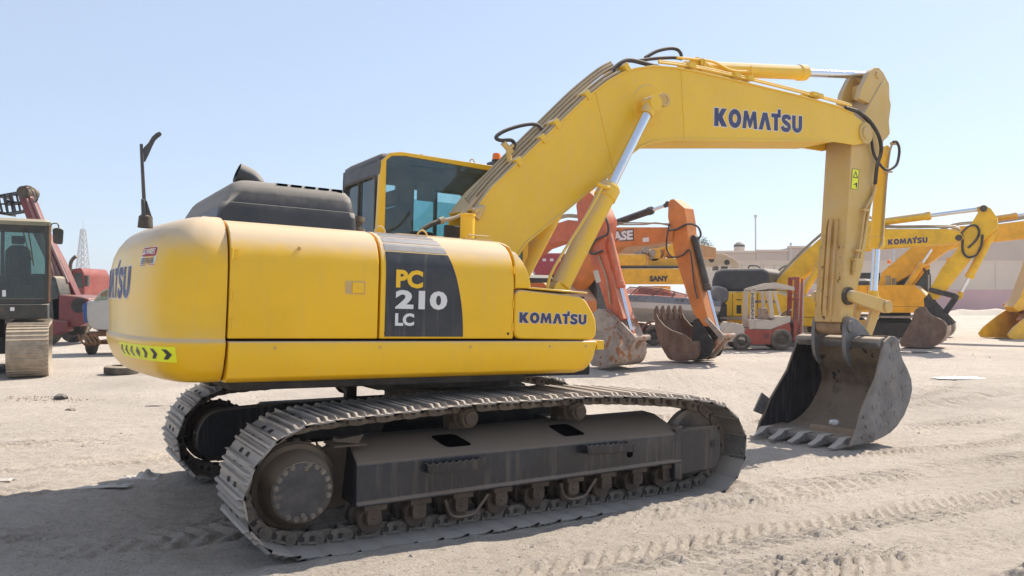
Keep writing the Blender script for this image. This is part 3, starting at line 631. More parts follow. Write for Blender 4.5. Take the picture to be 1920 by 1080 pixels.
# warning labels on the arm
f_arm = lambda u, v, h: (u, -AY-h, v)
wl = F.Y(-AY, (1598, 316), (1611, 318), (1608, 356), (1595, 354)); wo = sticker(wl, f_arm, 'warning_label', M['lime'], arm, .002)
t_ = F.Y(-AY, (1598.5, 333), (1608.5, 334.5), (1604.5, 320)); t2 = F.Y(-AY, (1600.5, 331.5), (1606.5, 332.5), (1604.2, 324))
g = G(); g.ring(t_, t2, -AY-.0035, -AY-.001); g.prism(F.Y(-AY, (1602.6, 344), (1607, 342), (1606.5, 352), (1604.5, 352), (1604.3, 346), (1600, 347), (1600, 346)), -AY-.0035, -AY-.001)
g.ring(F.Y(-AY, (1597.6, 316), (1611, 318), (1608.4, 356), (1595, 354)), F.Y(-AY, (1598.4, 317), (1610.2, 318.8), (1607.6, 355), (1595.9, 353.2)), -AY-.003, -AY-.001); obj('warning_symbol', g, M['decal'], wo)
# bucket cylinder on the far face of the arm, with its pipes
A, B, C_ = F.Y(0, (1655, 285), (1640, 466), (1637, 562)); ram(A, C_, B, .085, .050, M['boom'], 'bucket_cylinder', ex, 0)
g = G(); g.tube([F.P(1, -.10, *p) for p in ((1675, 268), (1668, 285), (1662, 340), (1656, 420), (1653, 455), (1648, 463))], .014, 8, 4); g.cyl(F.P(1, -.10, 1671, 269), F.P(1, -.1, 1680, 269), .022); g.cyl(F.P(1, -.13, 1658, 322), F.P(1, -.13, 1672, 322), .016); obj('cylinder_pipe', g, M['pipe'], ex)
g = G(); g.tube([F.P(1, -.26, *p) for p in ((1585, 202), (1605, 208), (1625, 221), (1640, 240), (1650, 262), (1652, 285), (1645, 310), (1641, 345))], .024, 10, 5)
g.cut(); g.tube([F.P(1, -.24, *p) for p in ((1612, 213), (1630, 232), (1634, 262), (1638, 287), (1647, 304), (1658, 317), (1668, 318), (1680, 310), (1685, 295), (1686, 278), (1681, 266), (1675, 266))], .018, 10, 5)
objs('hydraulic_hose', g, M['rubber'], arm)
g = G(); g.tube([F.P(1, -.23, *p) for p in ((1641, 343), (1637, 365), (1622, 395), (1614, 450), (1608, 480), (1603, 500))], .018, 8, 4); g.tube([F.P(1, -.21, *p) for p in ((1643, 350), (1630, 390), (1621, 440), (1612, 485))], .016, 8, 4)
for a in ((1622, 394), (1608, 470), (1605, 487)): p = F.P(1, -.22, *a); g.box(p.x-.07, p.x+.06, -.25, -.19, p.z-.015, p.z+.015)
p = F.P(1, -.22, 1603, 490); g.cyl(p, p+Vector((-.03, 0, -.13)), .032, 10); g.cyl(p+Vector((-.03, 0, -.13)), p+Vector((-.035, 0, -.18)), .022, 10); obj('arm_pipes', g, M['arm'], arm)
# ---- bucket linkage
L1 = F.Y(-.26, (1597, 555))[0]; L2 = F.Y(-.26, (1660, 575))[0]; L3 = F.Y(-.20, (1632, 632))[0]
def plate_link(a, b, ra, rb, y0, y1, gg):
    A_, B_ = Vector(a), Vector(b); d = (B_-A_); th = math.atan2(d.y, d.x)
    pl = [(A_.x+ra*math.cos(th+PI/2+PI*k/10), A_.y+ra*math.sin(th+PI/2+PI*k/10)) for k in range(11)]+[(B_.x+rb*math.cos(th-PI/2+PI*k/10), B_.y+rb*math.sin(th-PI/2+PI*k/10)) for k in range(11)]
    gg.prism(pl, y0, y1)
g = G(); plate_link(L1, L2, .075, .085, -.285, -.235, g); plate_link(L1, L2, .075, .085, .235, .285, g)
g.cyl((L1[0], -.30, L1[1]), (L1[0], .30, L1[1]), .065, 20); g.cyl((L2[0], -.31, L2[1]), (L2[0], .31, L2[1]), .055, 20); g.lathe((L2[0], -.285, L2[1]), (0, -1, 0), [(0, .085), (.03, .085), (.035, .05)], 20); obj('side_link', g, M['arm'], ex, .005)
g = G(); g.lathe((L1[0], -.235, L1[1]), (0, 1, 0), [(0, .115), (.045, .115)], 24); obj('link_washer', g, M['mud'], ex)
g = G(); plate_link(L2, L3, .08, .08, -.16, -.11, g); plate_link(L2, L3, .08, .08, .11, .16, g); c = ((L2[0]+L3[0])/2, (L2[1]+L3[1])/2); g.box(c[0]-.09, c[0]+.06, -.11, .11, c[1]-.14, c[1]+.02); g.cyl((L3[0], -.2, L3[1]), (L3[0], .2, L3[1]), .05, 16)
obj('bucket_link', g, M['arm'], ex, .005)
# ---- bucket
BW = .62
side = F.Y(-BW, (1656, 641), (1667, 630), (1676, 631), (1683, 640), (1686, 660), (1690, 674), (1699, 692), (1706, 710), (1708, 730), (1703, 752), (1693, 778), (1680, 798), (1667, 811), (1652, 820), (1638, 826), (1597, 836), (1600, 815), (1606, 800), (1615, 767), (1641, 707))
def shear(x, y, z): return (x-.20*(y+BW)/(2*BW)*max(0, min(1, (1.35-z)/1.3)), y, z)
def bprism(pl, y0, y1, gg, n=1):
    b = len(gg.v); gg.prism(pl, y0, y1); gg.v[b:] = [shear(*v) for v in gg.v[b:]]
g = G(); bprism(side, -BW-.02, -BW+.012, g)
bk = obj('bucket', g, M['bucket'], ex, .006, ang=30)
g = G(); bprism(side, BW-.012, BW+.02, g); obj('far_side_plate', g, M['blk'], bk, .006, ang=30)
shell = side[1:15]; cen = Vector((sum(p[0] for p in shell)/len(shell), sum(p[1] for p in shell)/len(shell)))
shell = [(p.x, p.y) for p in [Vector((q.x, q.y)) for q in spline([(a, b, 0) for a, b in shell], 3)]]
inn_ = [tuple(Vector(p)+(cen-Vector(p)).normalized()*.03) for p in shell]
g = G(); rings = []
for y in (-BW+.012, -.3, 0, .3, BW-.012):
    rings.append([shear(a, y, b) for a, b in shell]+[shear(a, y, b) for a, b in inn_[::-1]])
g.loft(rings); obj('bucket_shell', g, M['bucketin'], bk, ang=50)
fl = F.Y(-BW, (1648, 822), (1597, 836), (1598, 826), (1640, 815)); g = G(); bprism([(a, b) for a, b in fl], -BW, BW, g); obj('cutting_lip', g, M['bucket'], bk, .004)
g = G(); tx, tz = F.Y(-BW, (1662, 640))[0]; pr_ = [(tx-.17, tz-.02), (tx-.13, tz+.03), (tx-.02, tz+.055), (tx+.06, tz+.02), (tx+.05, tz-.06), (tx-.10, tz-.10)]
g.prism(pr_, -BW+.013, BW-.013); obj('top_beam', g, M['bucket'], bk, .012)
LX, LZ = F.Y(-BW, (1597, 834))[0]
for k in range(5):
    y = -BW+.10+k*(2*BW-.20)/4; g = G(); x0 = LX-.20*(y+BW)/(2*BW)*.95
    g.loft([[(x0+.14, y-.055, LZ-.035), (x0+.14, y+.055, LZ-.035), (x0+.14, y+.05, LZ+.075), (x0+.14, y-.05, LZ+.075)], [(x0-.02, y-.05, LZ-.04), (x0-.02, y+.05, LZ-.04), (x0-.02, y+.048, LZ+.07), (x0-.02, y-.048, LZ+.07)],
            [(x0-.10, y-.045, LZ-.045), (x0-.10, y+.045, LZ-.045), (x0-.10, y+.045, LZ+.02), (x0-.10, y-.045, LZ+.02)], [(x0-.25, y-.042, LZ-.05), (x0-.25, y+.042, LZ-.05), (x0-.25, y+.038, LZ-.03), (x0-.25, y-.038, LZ-.03)]])
    obj('bucket_tooth', g, M['shoe'], bk, .006)
sc1 = F.Y(-BW-.03, (1592, 836), (1636, 829), (1645, 805), (1618, 762), (1612, 775), (1606, 800)); g = G(); g.prism(sc1, -BW-.045, -BW-.02)
for a in ((1622, 800), (1630, 818), (1615, 820), (1618, 782)): c = F.Y(-BW-.03, a)[0]; g.cyl((c[0], -BW-.06, c[1]), (c[0], -BW-.04, c[1]), .022, 6)
obj('side_cutter', g, M['bucket'], bk, .005)
g = G(); a_ = [(1488, 620), (1404, 807), (1412, 812), (1450, 806), (1438, 770)]
g.prism([(LX-.24, LZ+.26), (LX-.05, LZ+.20), (LX+.06, LZ+.42), (LX-.08, LZ+.50)], BW+.02, BW+.045); obj('side_cutter', g, M['bucket'], bk, .005)
# hook-shaped ears
for y0, y1 in ((-.25, -.20), (.20, .25)):
    px, pz = BP; e = [(px-.10, pz+.04), (px-.07, pz+.11), (px+.02, pz+.125), (px+.12, pz+.10), (px+.30, pz-.0), (px+.42, pz-.12), (px+.42, pz-.22), (px+.15, pz-.22), (px+.03, pz-.20), (px-.01, pz-.33), (px+.06, pz-.52), (px-.08, pz-.38), (px-.115, pz-.15)]
    g = G(); g.prism([(p.x, p.y) for p in spline([(a, b, 0) for a, b in e], 3, True)], y0, y1); obj('bucket_ear', g, M['bucket'], bk, .006)
g = G(); g.lathe((BP[0], -.27, BP[1]), (0, 1, 0), [(0, .04), (.002, .075), (.02, .08), (.52, .08), (.538, .075), (.54, .04)], 24); obj('bucket_pin', g, M['bucket'], bk)
g = G(); rng_ = random.Random(3)       # welded wear half-rounds on the side plate
for a in ((1672, 640), (1684, 655), (1672, 668), (1690, 695), (1676, 705), (1694, 722), (1665, 715), (1652, 735), (1682, 742), (1668, 760), (1696, 745), (1655, 775), (1680, 775), (1640, 760), (1648, 800), (1662, 795), (1640, 790)):
    c = F.Y(-BW-.02, a)[0]; r = rng_.uniform(.035, .055); a0 = rng_.uniform(120, 240)
    g.cut(); g.tube([(c[0]+r*math.cos(math.radians(a0+k)), -BW-.02, c[1]+r*math.sin(math.radians(a0+k))) for k in (0, 40, 80, 120, 160, 200)], .006, 6, 2)
objs('weld_bead', g, M['bucket'], bk)
g = G(); c = (5.42, .03); g.M = Matrix.Translation((5.36, -.40, .13)) @ Matrix.Rotation(.1, 4, 'Z')
g.loft([[(x, y, z) for x, z in ((-.05, 0), (.06, -.01), (.07, .06), (-.03, .08))] for y in (-.25, .0, .35, .5)]); g.M = None; tm = obj('timber_baulk', g, mat('weathered_wood', (.22, .15, .10), .9, .3, 6, film=.4, bump=.006, bs=12), None, .005)
tm.matrix_world = Matrix.Translation(F.T) @ F.R.to_4x4(); tag(tm, 'weathered timber baulk lying inside the nearest bucket', 'timber')
# ---- undercarriage
path = [(-1.60, .862), (-1.35, .875), (-1.0, .895), (-.58, .915), (-.1, .918), (.41, .925), (.9, .905), (1.35, .87), (1.66, .835), (1.92, .765), (2.09, .62), (2.175, .42), (2.11, .22), (1.97, .075), (1.80, .012), (1.4, .0), (.7, .0), (0, .0), (-.8, .0), (-1.45, .0), (-1.80, .012), (-2.02, .075), (-2.15, .20), (-2.205, .40), (-2.16, .58), (-2.05, .73), (-1.87, .83)]
PP = spline([(a, 0, b) for a, b in path], 12, True); LN = [0]
for i in range(len(PP)): LN.append(LN[-1]+(PP[(i+1) % len(PP)]-PP[i]).length)
def on_path(s):
    s %= LN[-1]; i = next(k for k in range(1, len(LN)) if LN[k] >= s); t = (s-LN[i-1])/(LN[i]-LN[i-1])
    return PP[i-1].lerp(PP[i % len(PP)], t)
NS = 49; pitch = LN[-1]/NS
SW = .35
def shoe_mesh():
    g = G(); p = pitch; h = p*.53
    pf = [(-h, -.004), (-h+.012, -.020), (-h+.05, .0), (-.022, .0), (-.014, .026), (.0, .028), (.010, .0), (h-.075, .0), (h-.068, .026), (h-.054, .028), (h-.045, .0), (h-.012, .002), (h-.002, .030), (h+.006, .012), (h-.004, -.012), (0, -.012)]
    def ring(y, k): return [(a, y, (b*k if b > .003 else b)) for a, b in pf]
    g.loft([ring(-SW, .15), ring(-SW+.03, 1), ring(SW-.03, 1), ring(SW, .15)]); return g
def cut_dark(g2):
    for y in (-.085, .085):
        g2.cm = 1
        for x in (-.055, .048): g2.prism(rnd([(x-.016, y-.03), (x+.016, y-.03), (x+.016, y+.03), (x-.016, y+.03)], .008, 2), .001, .0035, 'Z')
    g2.cm = 0
    return g2
def link_mesh():
    g = G(); p = pitch
    for s in (-1, 1):
        for y, x0, x1 in ((.062*s, -.02, p*.5+.03), (.088*s, -p*.5-.03, .02)):
            g.prism(rnd([(x0, -.018), (x1, -.018), (x1, -.088), (x1-.05, -.098), (x0+.05, -.098), (x0, -.088)], .02, 2), y-.013, y+.013)
        g.cyl((p*.5, .098*s, -.062), (p*.5, .112*s, -.062), .030, 14); g.cyl((p*.5, .112*s, -.062), (p*.5, .113*s, -.062), .018, 10)
        for x in (-.03, .03): g.box(x-.014, x+.014, .075*s-.02, .075*s+.02, -.045, -.012)
    g.cyl((p*.5, -.1, -.062), (p*.5, .1, -.062), .03, 14)
    g.cm = 1
    for s in (-1, 1):
        for x in (-.045, .02): g.prism(rnd([(x-.017, -.034), (x+.017, -.034), (x+.017, -.070), (x-.017, -.070)], .01, 2), .1012*s, .1025*s)
        g.prism([(p*.5-.006, -.06), (p*.5+.006, -.06), (p*.5+.006, -.064), (p*.5-.006, -.064)], .1132*s, .1138*s)
    g.cm = 0
    return g
def make_track(ys):
    tr = bpy.data.objects.new('track', None); col.objects.link(tr); tr.parent = ex
    s0 = k0 = None
    for k in range(NS):
        s = k*pitch+.05; a, b = on_path(s-pitch/2), on_path(s+pitch/2); c = (a+b)/2; d = (b-a).normalized(); n_ = Vector((-d.z, 0, d.x))
        if n_.dot(c-Vector((0, 0, .45))) < 0: n_ = -n_; 
        y_ = n_.cross(d)
        Mx = Matrix(((d.x, y_.x, n_.x, c.x), (d.y, y_.y, n_.y, ys), (d.z, y_.z, n_.z, c.z), (0, 0, 0, 1)))
        if k == 0 and not hasattr(make_track, 'shoe'):
            make_track.shoe = obj('track_shoe', cut_dark(shoe_mesh()), [M['shoe'], M['blkd']], tr, .003, ang=30, seg=1); make_track.link = obj('track_link', link_mesh(), [M['chain'], M['blkd']], tr, .003, seg=1)
            make_track.shoe.matrix_local = Mx; make_track.link.matrix_local = Mx
        else: link_copy(make_track.shoe, tr, Mx); link_copy(make_track.link, tr, Mx)
    return tr
TY = -1.19
for ys in (TY, -TY):
    make_track(ys); s = -1 if ys < 0 else 1
    # side frame
    y_o, y_m, y_i = ys+s*.27, ys+s*.0, ys-s*.22
    secs = []
    for x, zl, zt, zs in ((-1.47, .270, .560, .66), (1.43, .315, .575, .70)):
        secs.append([(x, y_o+s*.015, zl), (x, y_o+s*.015, zl+.02), (x, y_o, zl+.03), (x, y_o, zt-.018), (x, y_o-s*.014, zt), (x+(.04 if x < 0 else -.06), ys-s*.0, zs), (x, y_i, zs), (x, y_i, zl)])
    g = G(); g.loft(secs); sfm = obj('side_frame', g, M['blk'], ex, .012)
    if s < 0:
        Yo = y_o
        for cx_, w_ in (((855, 878, 812, 835), 0), ((1060, 1110, 793, 813), 1)):
            pass
        def slope_pt(x, t): # t 0 at the outer top edge, 1 at the inner edge of the slope
            k = (x+1.47)/2.9; zt = .560+.015*k; zs = .66+.04*k; return Vector((x, (y_o-s*.014)*(1-t)+ys*t, zt*(1-t)+zs*t))
        g = G()
        for x0 in (-.84, .19):
            g.cut(); c4 = [slope_pt(x0, .85), slope_pt(x0+.20, .85), slope_pt(x0+.28, .25), slope_pt(x0+.06, .25)]
            q = []
            for i in range(4):
                a, b, c = c4[i-1], c4[i], c4[(i+1) % 4]
                for k in range(4):
                    t = k/3; r_ = .04; p0 = b+(a-b).normalized()*r_; p1 = b+(c-b).normalized()*r_; q.append((1-t)**2*p0+2*t*(1-t)*b+t*t*p1)
            g.add([tuple(p+Vector((0, -.003, .006))) for p in q], [tuple(range(len(q)))])
        g.cut(); zx, zz = F.Y(y_o, (1181, 846))[0]; g.prism(rnd([(zx-.03, zz-.05), (zx+.03, zz-.05), (zx+.03, zz+.06), (zx-.03, zz+.06)], .028, 4), y_o-.003, y_o-.001)
        objs('mud_hole_shade', g, M['hole_shade'], sfm, recalc=False)  # flat black patches painted on the frame as shade of recesses
        for pts in (((800, 869), (910, 857), (909, 878), (803, 888)), ((1100, 834), (1188, 828), (1187, 847), (1103, 852))):
            q = F.Y(y_o-.07, *pts); g = G(); n_ = 9
            top_ = [(q[0][0]+(q[1][0]-q[0][0])*k/(2*n_), q[0][1]+(q[1][1]-q[0][1])*k/(2*n_)-(.016 if k % 2 else 0)) for k in range(2*n_+1)]
            g.prism(top_+[q[2], q[3]], y_o-.078, y_o-.068); g.box(q[3][0], q[3][0]+.012, y_o-.078, y_o, q[3][1], q[0][1]-.01); g.box(q[2][0]-.012, q[2][0], y_o-.078, y_o, q[2][1], q[1][1]-.01)
            g.box(q[3][0], q[2][0], y_o-.068, y_o, q[3][1], q[3][1]+.01)
            obj('step', g, M['blk'], sfm, .002)
    # idler yoke
    g = G(); g.prism(rnd([(1.44, .205), (1.86, .225), (1.925, .30), (1.93, .50), (1.88, .585), (1.44, .59)], .05, 4), y_o-s*.01, y_o-s*.05)
    g.box(1.40, 1.80, ys-s*.20, y_o-s*.05, .22, .55); g.prism(rnd([(1.36, .17), (1.45, .17), (1.45, .63), (1.36, .61)], .02, 2), y_o+s*.005, ys-s*.2); g.box(1.50, 1.86, y_o-s*.10, y_o-s*.01, .575, .60)
    yk = obj('idler_yoke', g, M['blk'], ex, .01)
    if s < 0:
        g = G(); c = F.Y(y_o, (1338, 832))[0]; g.prism(arc(0, 0, .001, 0, 1, 1) and rnd([(c[0]-.028, c[1]-.035), (c[0]+.028, c[1]-.035), (c[0]+.028, c[1]+.035), (c[0]-.028, c[1]+.035)], .027, 4), y_o+.007, y_o+.0075); obj('grease_hole', g, M['blkd'], yk)
    g = G(); g.lathe((1.80, ys-.07, .425), (0, 1, 0), [(0, .10), (.0, .27), (.02, .275), (.04, .30), (.10, .30), (.12, .275), (.14, .27), (.14, .10)], 40); obj('idler', g, M['chain'], ex)
    # sprocket and final drive
    g = G(); nt_ = 21; R0, R1 = .250, .285
    pl = []
    for k in range(nt_):
        for da, r in ((-.5, R0), (-.22, R0), (-.12, R1), (.12, R1), (.22, R0)): a = 2*PI*(k+da)/nt_; pl.append((-1.81+r*math.cos(a), .42+r*math.sin(a)))
    g.prism(pl, ys-.03, ys+.03); g.lathe((-1.81, ys+s*.02, .42), (0, s, 0), [(0, .27), (.03, .27), (.03, .24)], 40); obj('sprocket', g, M['roller'], ex, .004)
    g = G(); cz = .40
    g.lathe((-1.81, ys-s*.25, cz), (0, s, 0), [(0, .22), (.27, .235), (.29, .27), (.31, .275), (.33, .245), (.40, .225), (.455, .205), (.475, .197), (.476, 0)], 48); fd = obj('final_drive', g, M['mud'], ex)
    g = G(); g.lathe((-1.81, ys+s*.225, cz), (0, s, 0), [(0, .19), (.004, .185), (.0042, 0)], 48); obj('drive_cover', g, M['cover'], fd)
    g = G()
    for k in range(20):
        if k in (5, 12, 18): continue
        g.cut(); a = 2*PI*k/20+.1; c = (-1.81+.172*math.cos(a), cz+.172*math.sin(a)); g.cyl((c[0], ys+s*.225, c[1]), (c[0], ys+s*.242, c[1]), .014, 6); g.cyl((c[0], ys+s*.225, c[1]), (c[0], ys+s*.231, c[1]), .019, 14)
    for a in (1.45, 3.25, 4.75): g.cut(); c = (-1.81+.148*math.cos(a), cz+.148*math.sin(a)); g.cyl((c[0], ys+s*.225, c[1]), (c[0], ys+s*.238, c[1]), .016, 10)
    objs('cover_bolt', g, M['chain'], fd)
    if s < 0:
        g = G(); g.prism(rnd([(-1.62, .2), (-1.42, .24), (-1.42, .66), (-1.62, .62)], .03, 2), ys+.05, ys+.0); g.box(-1.60, -1.38, ys-.2, ys+.02, .655, .668); g.prism([(-1.62, .70), (-1.40, .73), (-1.44, .67)], ys-.2, ys-.18); obj('motor_guard', g, M['mud'], ex)
    else:
        g = G(); g.prism(rnd([(-2.02, .25), (-1.3, .22), (-1.25, .68), (-1.95, .64), (-2.06, .45)], .12, 6), ys-.36, ys-.2); obj('motor_guard', g, M['blk'], ex, .01)
    # rollers
    for i in range(9):
        x = -1.315+i*.331; z = .205+.005*i; g = G()
        g.lathe((x, ys-.15, z-.07), (0, 1, 0), [(0, .06), (.0, .085), (.05, .085), (.055, .07), (.12, .07), (.125, .10), (.17, .10), (.175, .07), (.245, .07), (.25, .085), (.30, .085), (.30, .06)], 24)
        g.prism(rnd([(x-.052, z-.082), (x+.052, z-.082), (x+.052, z+.02), (x-.052, z+.02)], .025, 2), ys+s*.155, ys+s*.215); g.box(x-.08, x+.08, ys+s*.10, ys+s*.235, z+.02, z+.075)
        g.cyl((x, ys+s*.21, z-.035), (x, ys+s*.225, z-.035), .012, 6)
        obj('track_roller', g, M['roller'], ex, .005)
        if i in (2, 5):
            g = G(); g.tube([(x-.15, ys+s*.24, z+.03), (x-.12, ys+s*.24, z-.06), (x-.06, ys+s*.24, z-.105), (x+.08, ys+s*.24, z-.10), (x+.14, ys+s*.24, z-.04), (x+.20, ys+s*.24, z+.03)], .011, 8, 4); obj('track_guide', g, M['roller'], ex)
    for x in (-.578, .415):
        g = G(); g.lathe((x, ys+s*.20, .785), (0, -s, 0), [(0, .025), (.003, .045), (.008, .05), (.03, .052), (.035, .068), (.08, .070), (.085, .05), (.12, .05), (.125, .085), (.14, .085), (.15, .06), (.32, .06)], 28); g.box(x-.05, x+.05, ys-s*.16, ys-s*.06, .64, .80); obj('carrier_roller', g, M['mud'], ex)
# centre frame and swing circle
g = G(); g.lathe((0, 0, .74), (0, 0, 1), [(0, .62), (.10, .62), (.11, .66), (.16, .66), (.17, .56), (.245, .56)], 56); obj('swing_circle', g, M['mud'], ex)
g = G()
g.prism(rnd([(-.75, .45), (.75, .45), (.75, .74), (-.75, .74)], .03, 2), -.66, .66)
for sx in (-1, 1):
    for sy in (-1, 1):
        g.loft([[(sx*.3, sy*.3, .44), (sx*.72, sy*.25, .44), (sx*.72, sy*.25, .745), (sx*.3, sy*.3, .745)], [(sx*.62, sy*1.0, .30), (sx*1.15, sy*1.0, .30), (sx*1.15, sy*1.0, .60), (sx*.62, sy*1.0, .62)]])
obj('centre_frame', g, M['blkd'], ex, .01)
# ================================================================== the machines standing behind
def simple(name, c, rough=.55, var=.15, **k): M[name] = mat(name, c, rough, var, **k); return M[name]
simple('orange', (.56, .165, .014), .5, .2, film=.12, dust=.7, bump=.002, bs=20, spot=((.20, .08, .03), .68, 5))
simple('salmon', (.54, .10, .030), .5, .2, film=.12, dust=.7, bump=.002, bs=20)
simple('byel', (.82, .46, .004), .45, film=.05, dust=.8)
simple('byel2', (.80, .38, .004), .45, film=.06, dust=.8)
simple('brown', (.115, .055, .035), .8, .3, film=.25, dust=.5, bump=.004, bs=12)
simple('concr', (.30, .23, .19), .85, .3, vs=5, film=.4, bump=.004, bs=12, spot=((.30, .12, .05), .55, 4))
simple('tyre', (.022, .021, .020), .85, .2, film=.35, dust=.6)
simple('cream', (.52, .46, .38), .6, .08, film=.25, dust=.5)
simple('maroon', (.14, .016, .020), .4, .2, film=.04, dust=.25)
simple('redp', (.30, .034, .016), .5, .15, film=.10, dust=.2)
simple('pipe2', (.30, .22, .12), .6, film=.4)
simple('maroonpipe', (.20, .10, .10), .4, film=.15)
def ramw(fr, a, b, mid, r, rr, mt, par, y, nm='hydraulic_cylinder'):
    A_, B_, C_ = fr.Y(y, a, b, mid); return ram(A_, B_, C_, r, rr, mt, nm, par, y)
def machine(fr, name, label, cat='excavator', group='excavators parked behind'):
    return fr.root(name, label, cat, group)
def hose(fr, Y, pts, r, par, nm='hose', mt=None):
    g = G(); g.tube([fr.P(1, Y, *p) for p in pts], r, 6, 4); return obj(nm, g, mt or M['rubber'], par)
def bucket_b(fr, side, yw, par, mt, mt_in, t=.03, shell=None, teeth=None):
    s = fr.Y(-yw, *side); g = G(); g.prism(s, -yw, -yw+t); g.prism(s, yw-t, yw); b = obj('bucket', g, mt, par, .006)
    sh = fr.Y(-yw, *shell); c = Vector((sum(p[0] for p in s)/len(s), sum(p[1] for p in s)/len(s)))
    sh = [(p.x, p.y) for p in spline([(a, z, 0) for a, z in sh], 3)]; inn = [tuple(Vector(p)+(c-Vector(p)).normalized()*t) for p in sh]
    g = G(); g.loft([[(a, y, z) for a, z in sh]+[(a, y, z) for a, z in inn[::-1]] for y in (-yw+t*.5, yw-t*.5)]); obj('bucket_shell', g, mt_in, b, ang=50)
    return b
def simple_track(par, ys, L, w_, h, mt=None, shoes=True, n=24, name='track'):
    """running gear: side frame, wheels and a belt of ribbed shoes round an oblong"""
    r = h/2; P_ = arc(L/2-r, r, r, -90, 90, 8)+arc(-L/2+r, r, r, 90, 270, 8); P_ = [(a, b) for a, b in P_]
    e = bpy.data.objects.new(name, None); col.objects.link(e); e.parent = par
    g = G(); inn = [(a*.955, r+(b-r)*.86) for a, b in P_]; g.ring(P_, inn, ys-w_/2, ys+w_/2); obj('track_belt', g, mt or M['shoe'], e)
    tot = [0]; 
    for i in range(len(P_)): a, b = Vector(P_[i]), Vector(P_[(i+1) % len(P_)]); tot.append(tot[-1]+(b-a).length)
    g = G(); k = int(tot[-1]/.10)
    for j in range(k):
        s = j*tot[-1]/k; i = next(q for q in range(1, len(tot)) if tot[q] > s); a, b = Vector(P_[i-1]), Vector(P_[i % len(P_)]); p = a.lerp(b, (s-tot[i-1])/(tot[i]-tot[i-1])); d = (b-a).normalized(); n_ = Vector((d.y, -d.x))
        q = [p-d*.014, p+d*.014, p+d*.010+n_*.024, p-d*.010+n_*.024]; g.prism([tuple(v) for v in q], ys-w_/2, ys+w_/2)
    obj('grousers', g, mt or M['shoe'], e)
    g = G(); g.prism(rnd([(-L/2+r*1.9, .12*h/.8), (L/2-r*1.9, .12*h/.8), (L/2-r*1.9, h*.72), (-L/2+r*1.9, h*.72)], .04, 2), ys-w_*.42, ys+w_*.42)
    for x in (-L/2+r, L/2-r): g.cyl((x, ys-w_*.4, r), (x, ys+w_*.4, r), r*.80, 20)
    for j in range(7): x = -L/2+r*2+(L-4*r)*j/6; g.cyl((x, ys-w_*.35, .13*h/.8+.03), (x, ys+w_*.35, .13*h/.8+.03), .09, 12)
    obj('track_frame', g, M['blkd'], e); return e
def house(par, x0, x1, w_, z0, z1, mt, cabm, cab_x=(-.2, 1.3), cab_top=3.0, hood=True):
    g = G(); g.prism(rnd([(x0, z0), (x1, z0), (x1, z1-.5), (x1-.5, z1), (x0+.1, z1), (x0-.05, z0+.3)], .08, 3), -w_/2, -w_/2+1.7); g.prism(rnd([(x0, z0), (-.3, z0), (-.3, z1), (x0+.1, z1)], .08, 3), -w_/2+1.7, w_/2)
    b = obj('body', g, mt, par, .02)
    g = G(); g.box(x0+.6, x0+.612, -w_/2-.003, -w_/2+.01, z0+.1, z1-.05); g.box(x0+1.9, x0+1.912, -w_/2-.003, -w_/2+.01, z0+.1, z1-.05); g.box(x0, x1, -w_/2-.003, -w_/2+.01, z0+.24, z0+.25); obj('panel_seams', g, M['blkd'], b)
    if hood: g = G(); g.loft([rr_(x0+.5, x0+1.9, -w_/2+.3, w_/2-.9, z1-.02, .1), rr_(x0+.52, x0+1.88, -w_/2+.33, w_/2-.93, z1+.18, .1), rr_(x0+.66, x0+1.75, -w_/2+.45, w_/2-1.05, z1+.28, .1)]); obj('engine_hood', g, M['hood'], par)
    c0, c1 = cab_x; y0, y1 = w_/2-1.02, w_/2
    e = bpy.data.objects.new('cab', None); col.objects.link(e); e.parent = par
    g = G()
    for y in (y0, y1-.07):
        g.ring(rnd([(c0, z0+.1), (c1, z0+.1), (c1, cab_top-.4), (c1-.14, cab_top-.08), (c0, cab_top-.08)], .08, 3), rnd([(c0+.1, z0+.75), (c1-.08, z0+.5), (c1-.08, cab_top-.42), (c1-.2, cab_top-.18), (c0+.1, cab_top-.18)], .08, 3), y, y+.07)
    g.loft([rr_(c0, c1-.1, y0, y1, cab_top-.1, .08), rr_(c0, c1-.12, y0, y1, cab_top-.03, .08), rr_(c0+.08, c1-.2, y0+.08, y1-.08, cab_top, .08)])
    g.box(c0, c0+.05, y0, y1, z0+.1, z0+.8); g.box(c1-.05, c1, y0, y1, z0+.1, z0+.35); obj('cab_frame', g, cabm, e, .008)
    g = G(); g.box(c0+.06, c1-.04, y0+.03, y0+.035, z0+.5, cab_top-.15); g.box(c0+.06, c1-.04, y1-.035, y1-.03, z0+.5, cab_top-.15); g.box(c0+.02, c0+.025, y0+.05, y1-.05, z0+.8, cab_top-.15); g.box(c1-.03, c1-.025, y0+.05, y1-.05, z0+.35, cab_top-.4); obj('cab_windows', g, M['glassd'], e)
    g = G(); g.prism([(c0+.3, z0+.35), (c0+.85, z0+.35), (c0+.85, z0+.8), (c0+.5, z0+.82), (c0+.4, z0+1.5), (c0+.28, z0+1.5)], y0+.25, y1-.25); obj('operator_seat', g, M['seat'], e, .02)
    return b
def undercarriage(par, L=4.2, w_=.6, h=.85, gauge=2.4, z0=1.05):
    for s in (-1, 1): simple_track(par, s*gauge/2, L, w_, h)
    g = G(); g.cyl((0, 0, h*.7), (0, 0, z0), .6, 32); g.box(-.9, .9, -gauge/2+.2, gauge/2-.2, .4, .72); obj('centre_frame', g, M['blkd'], par)
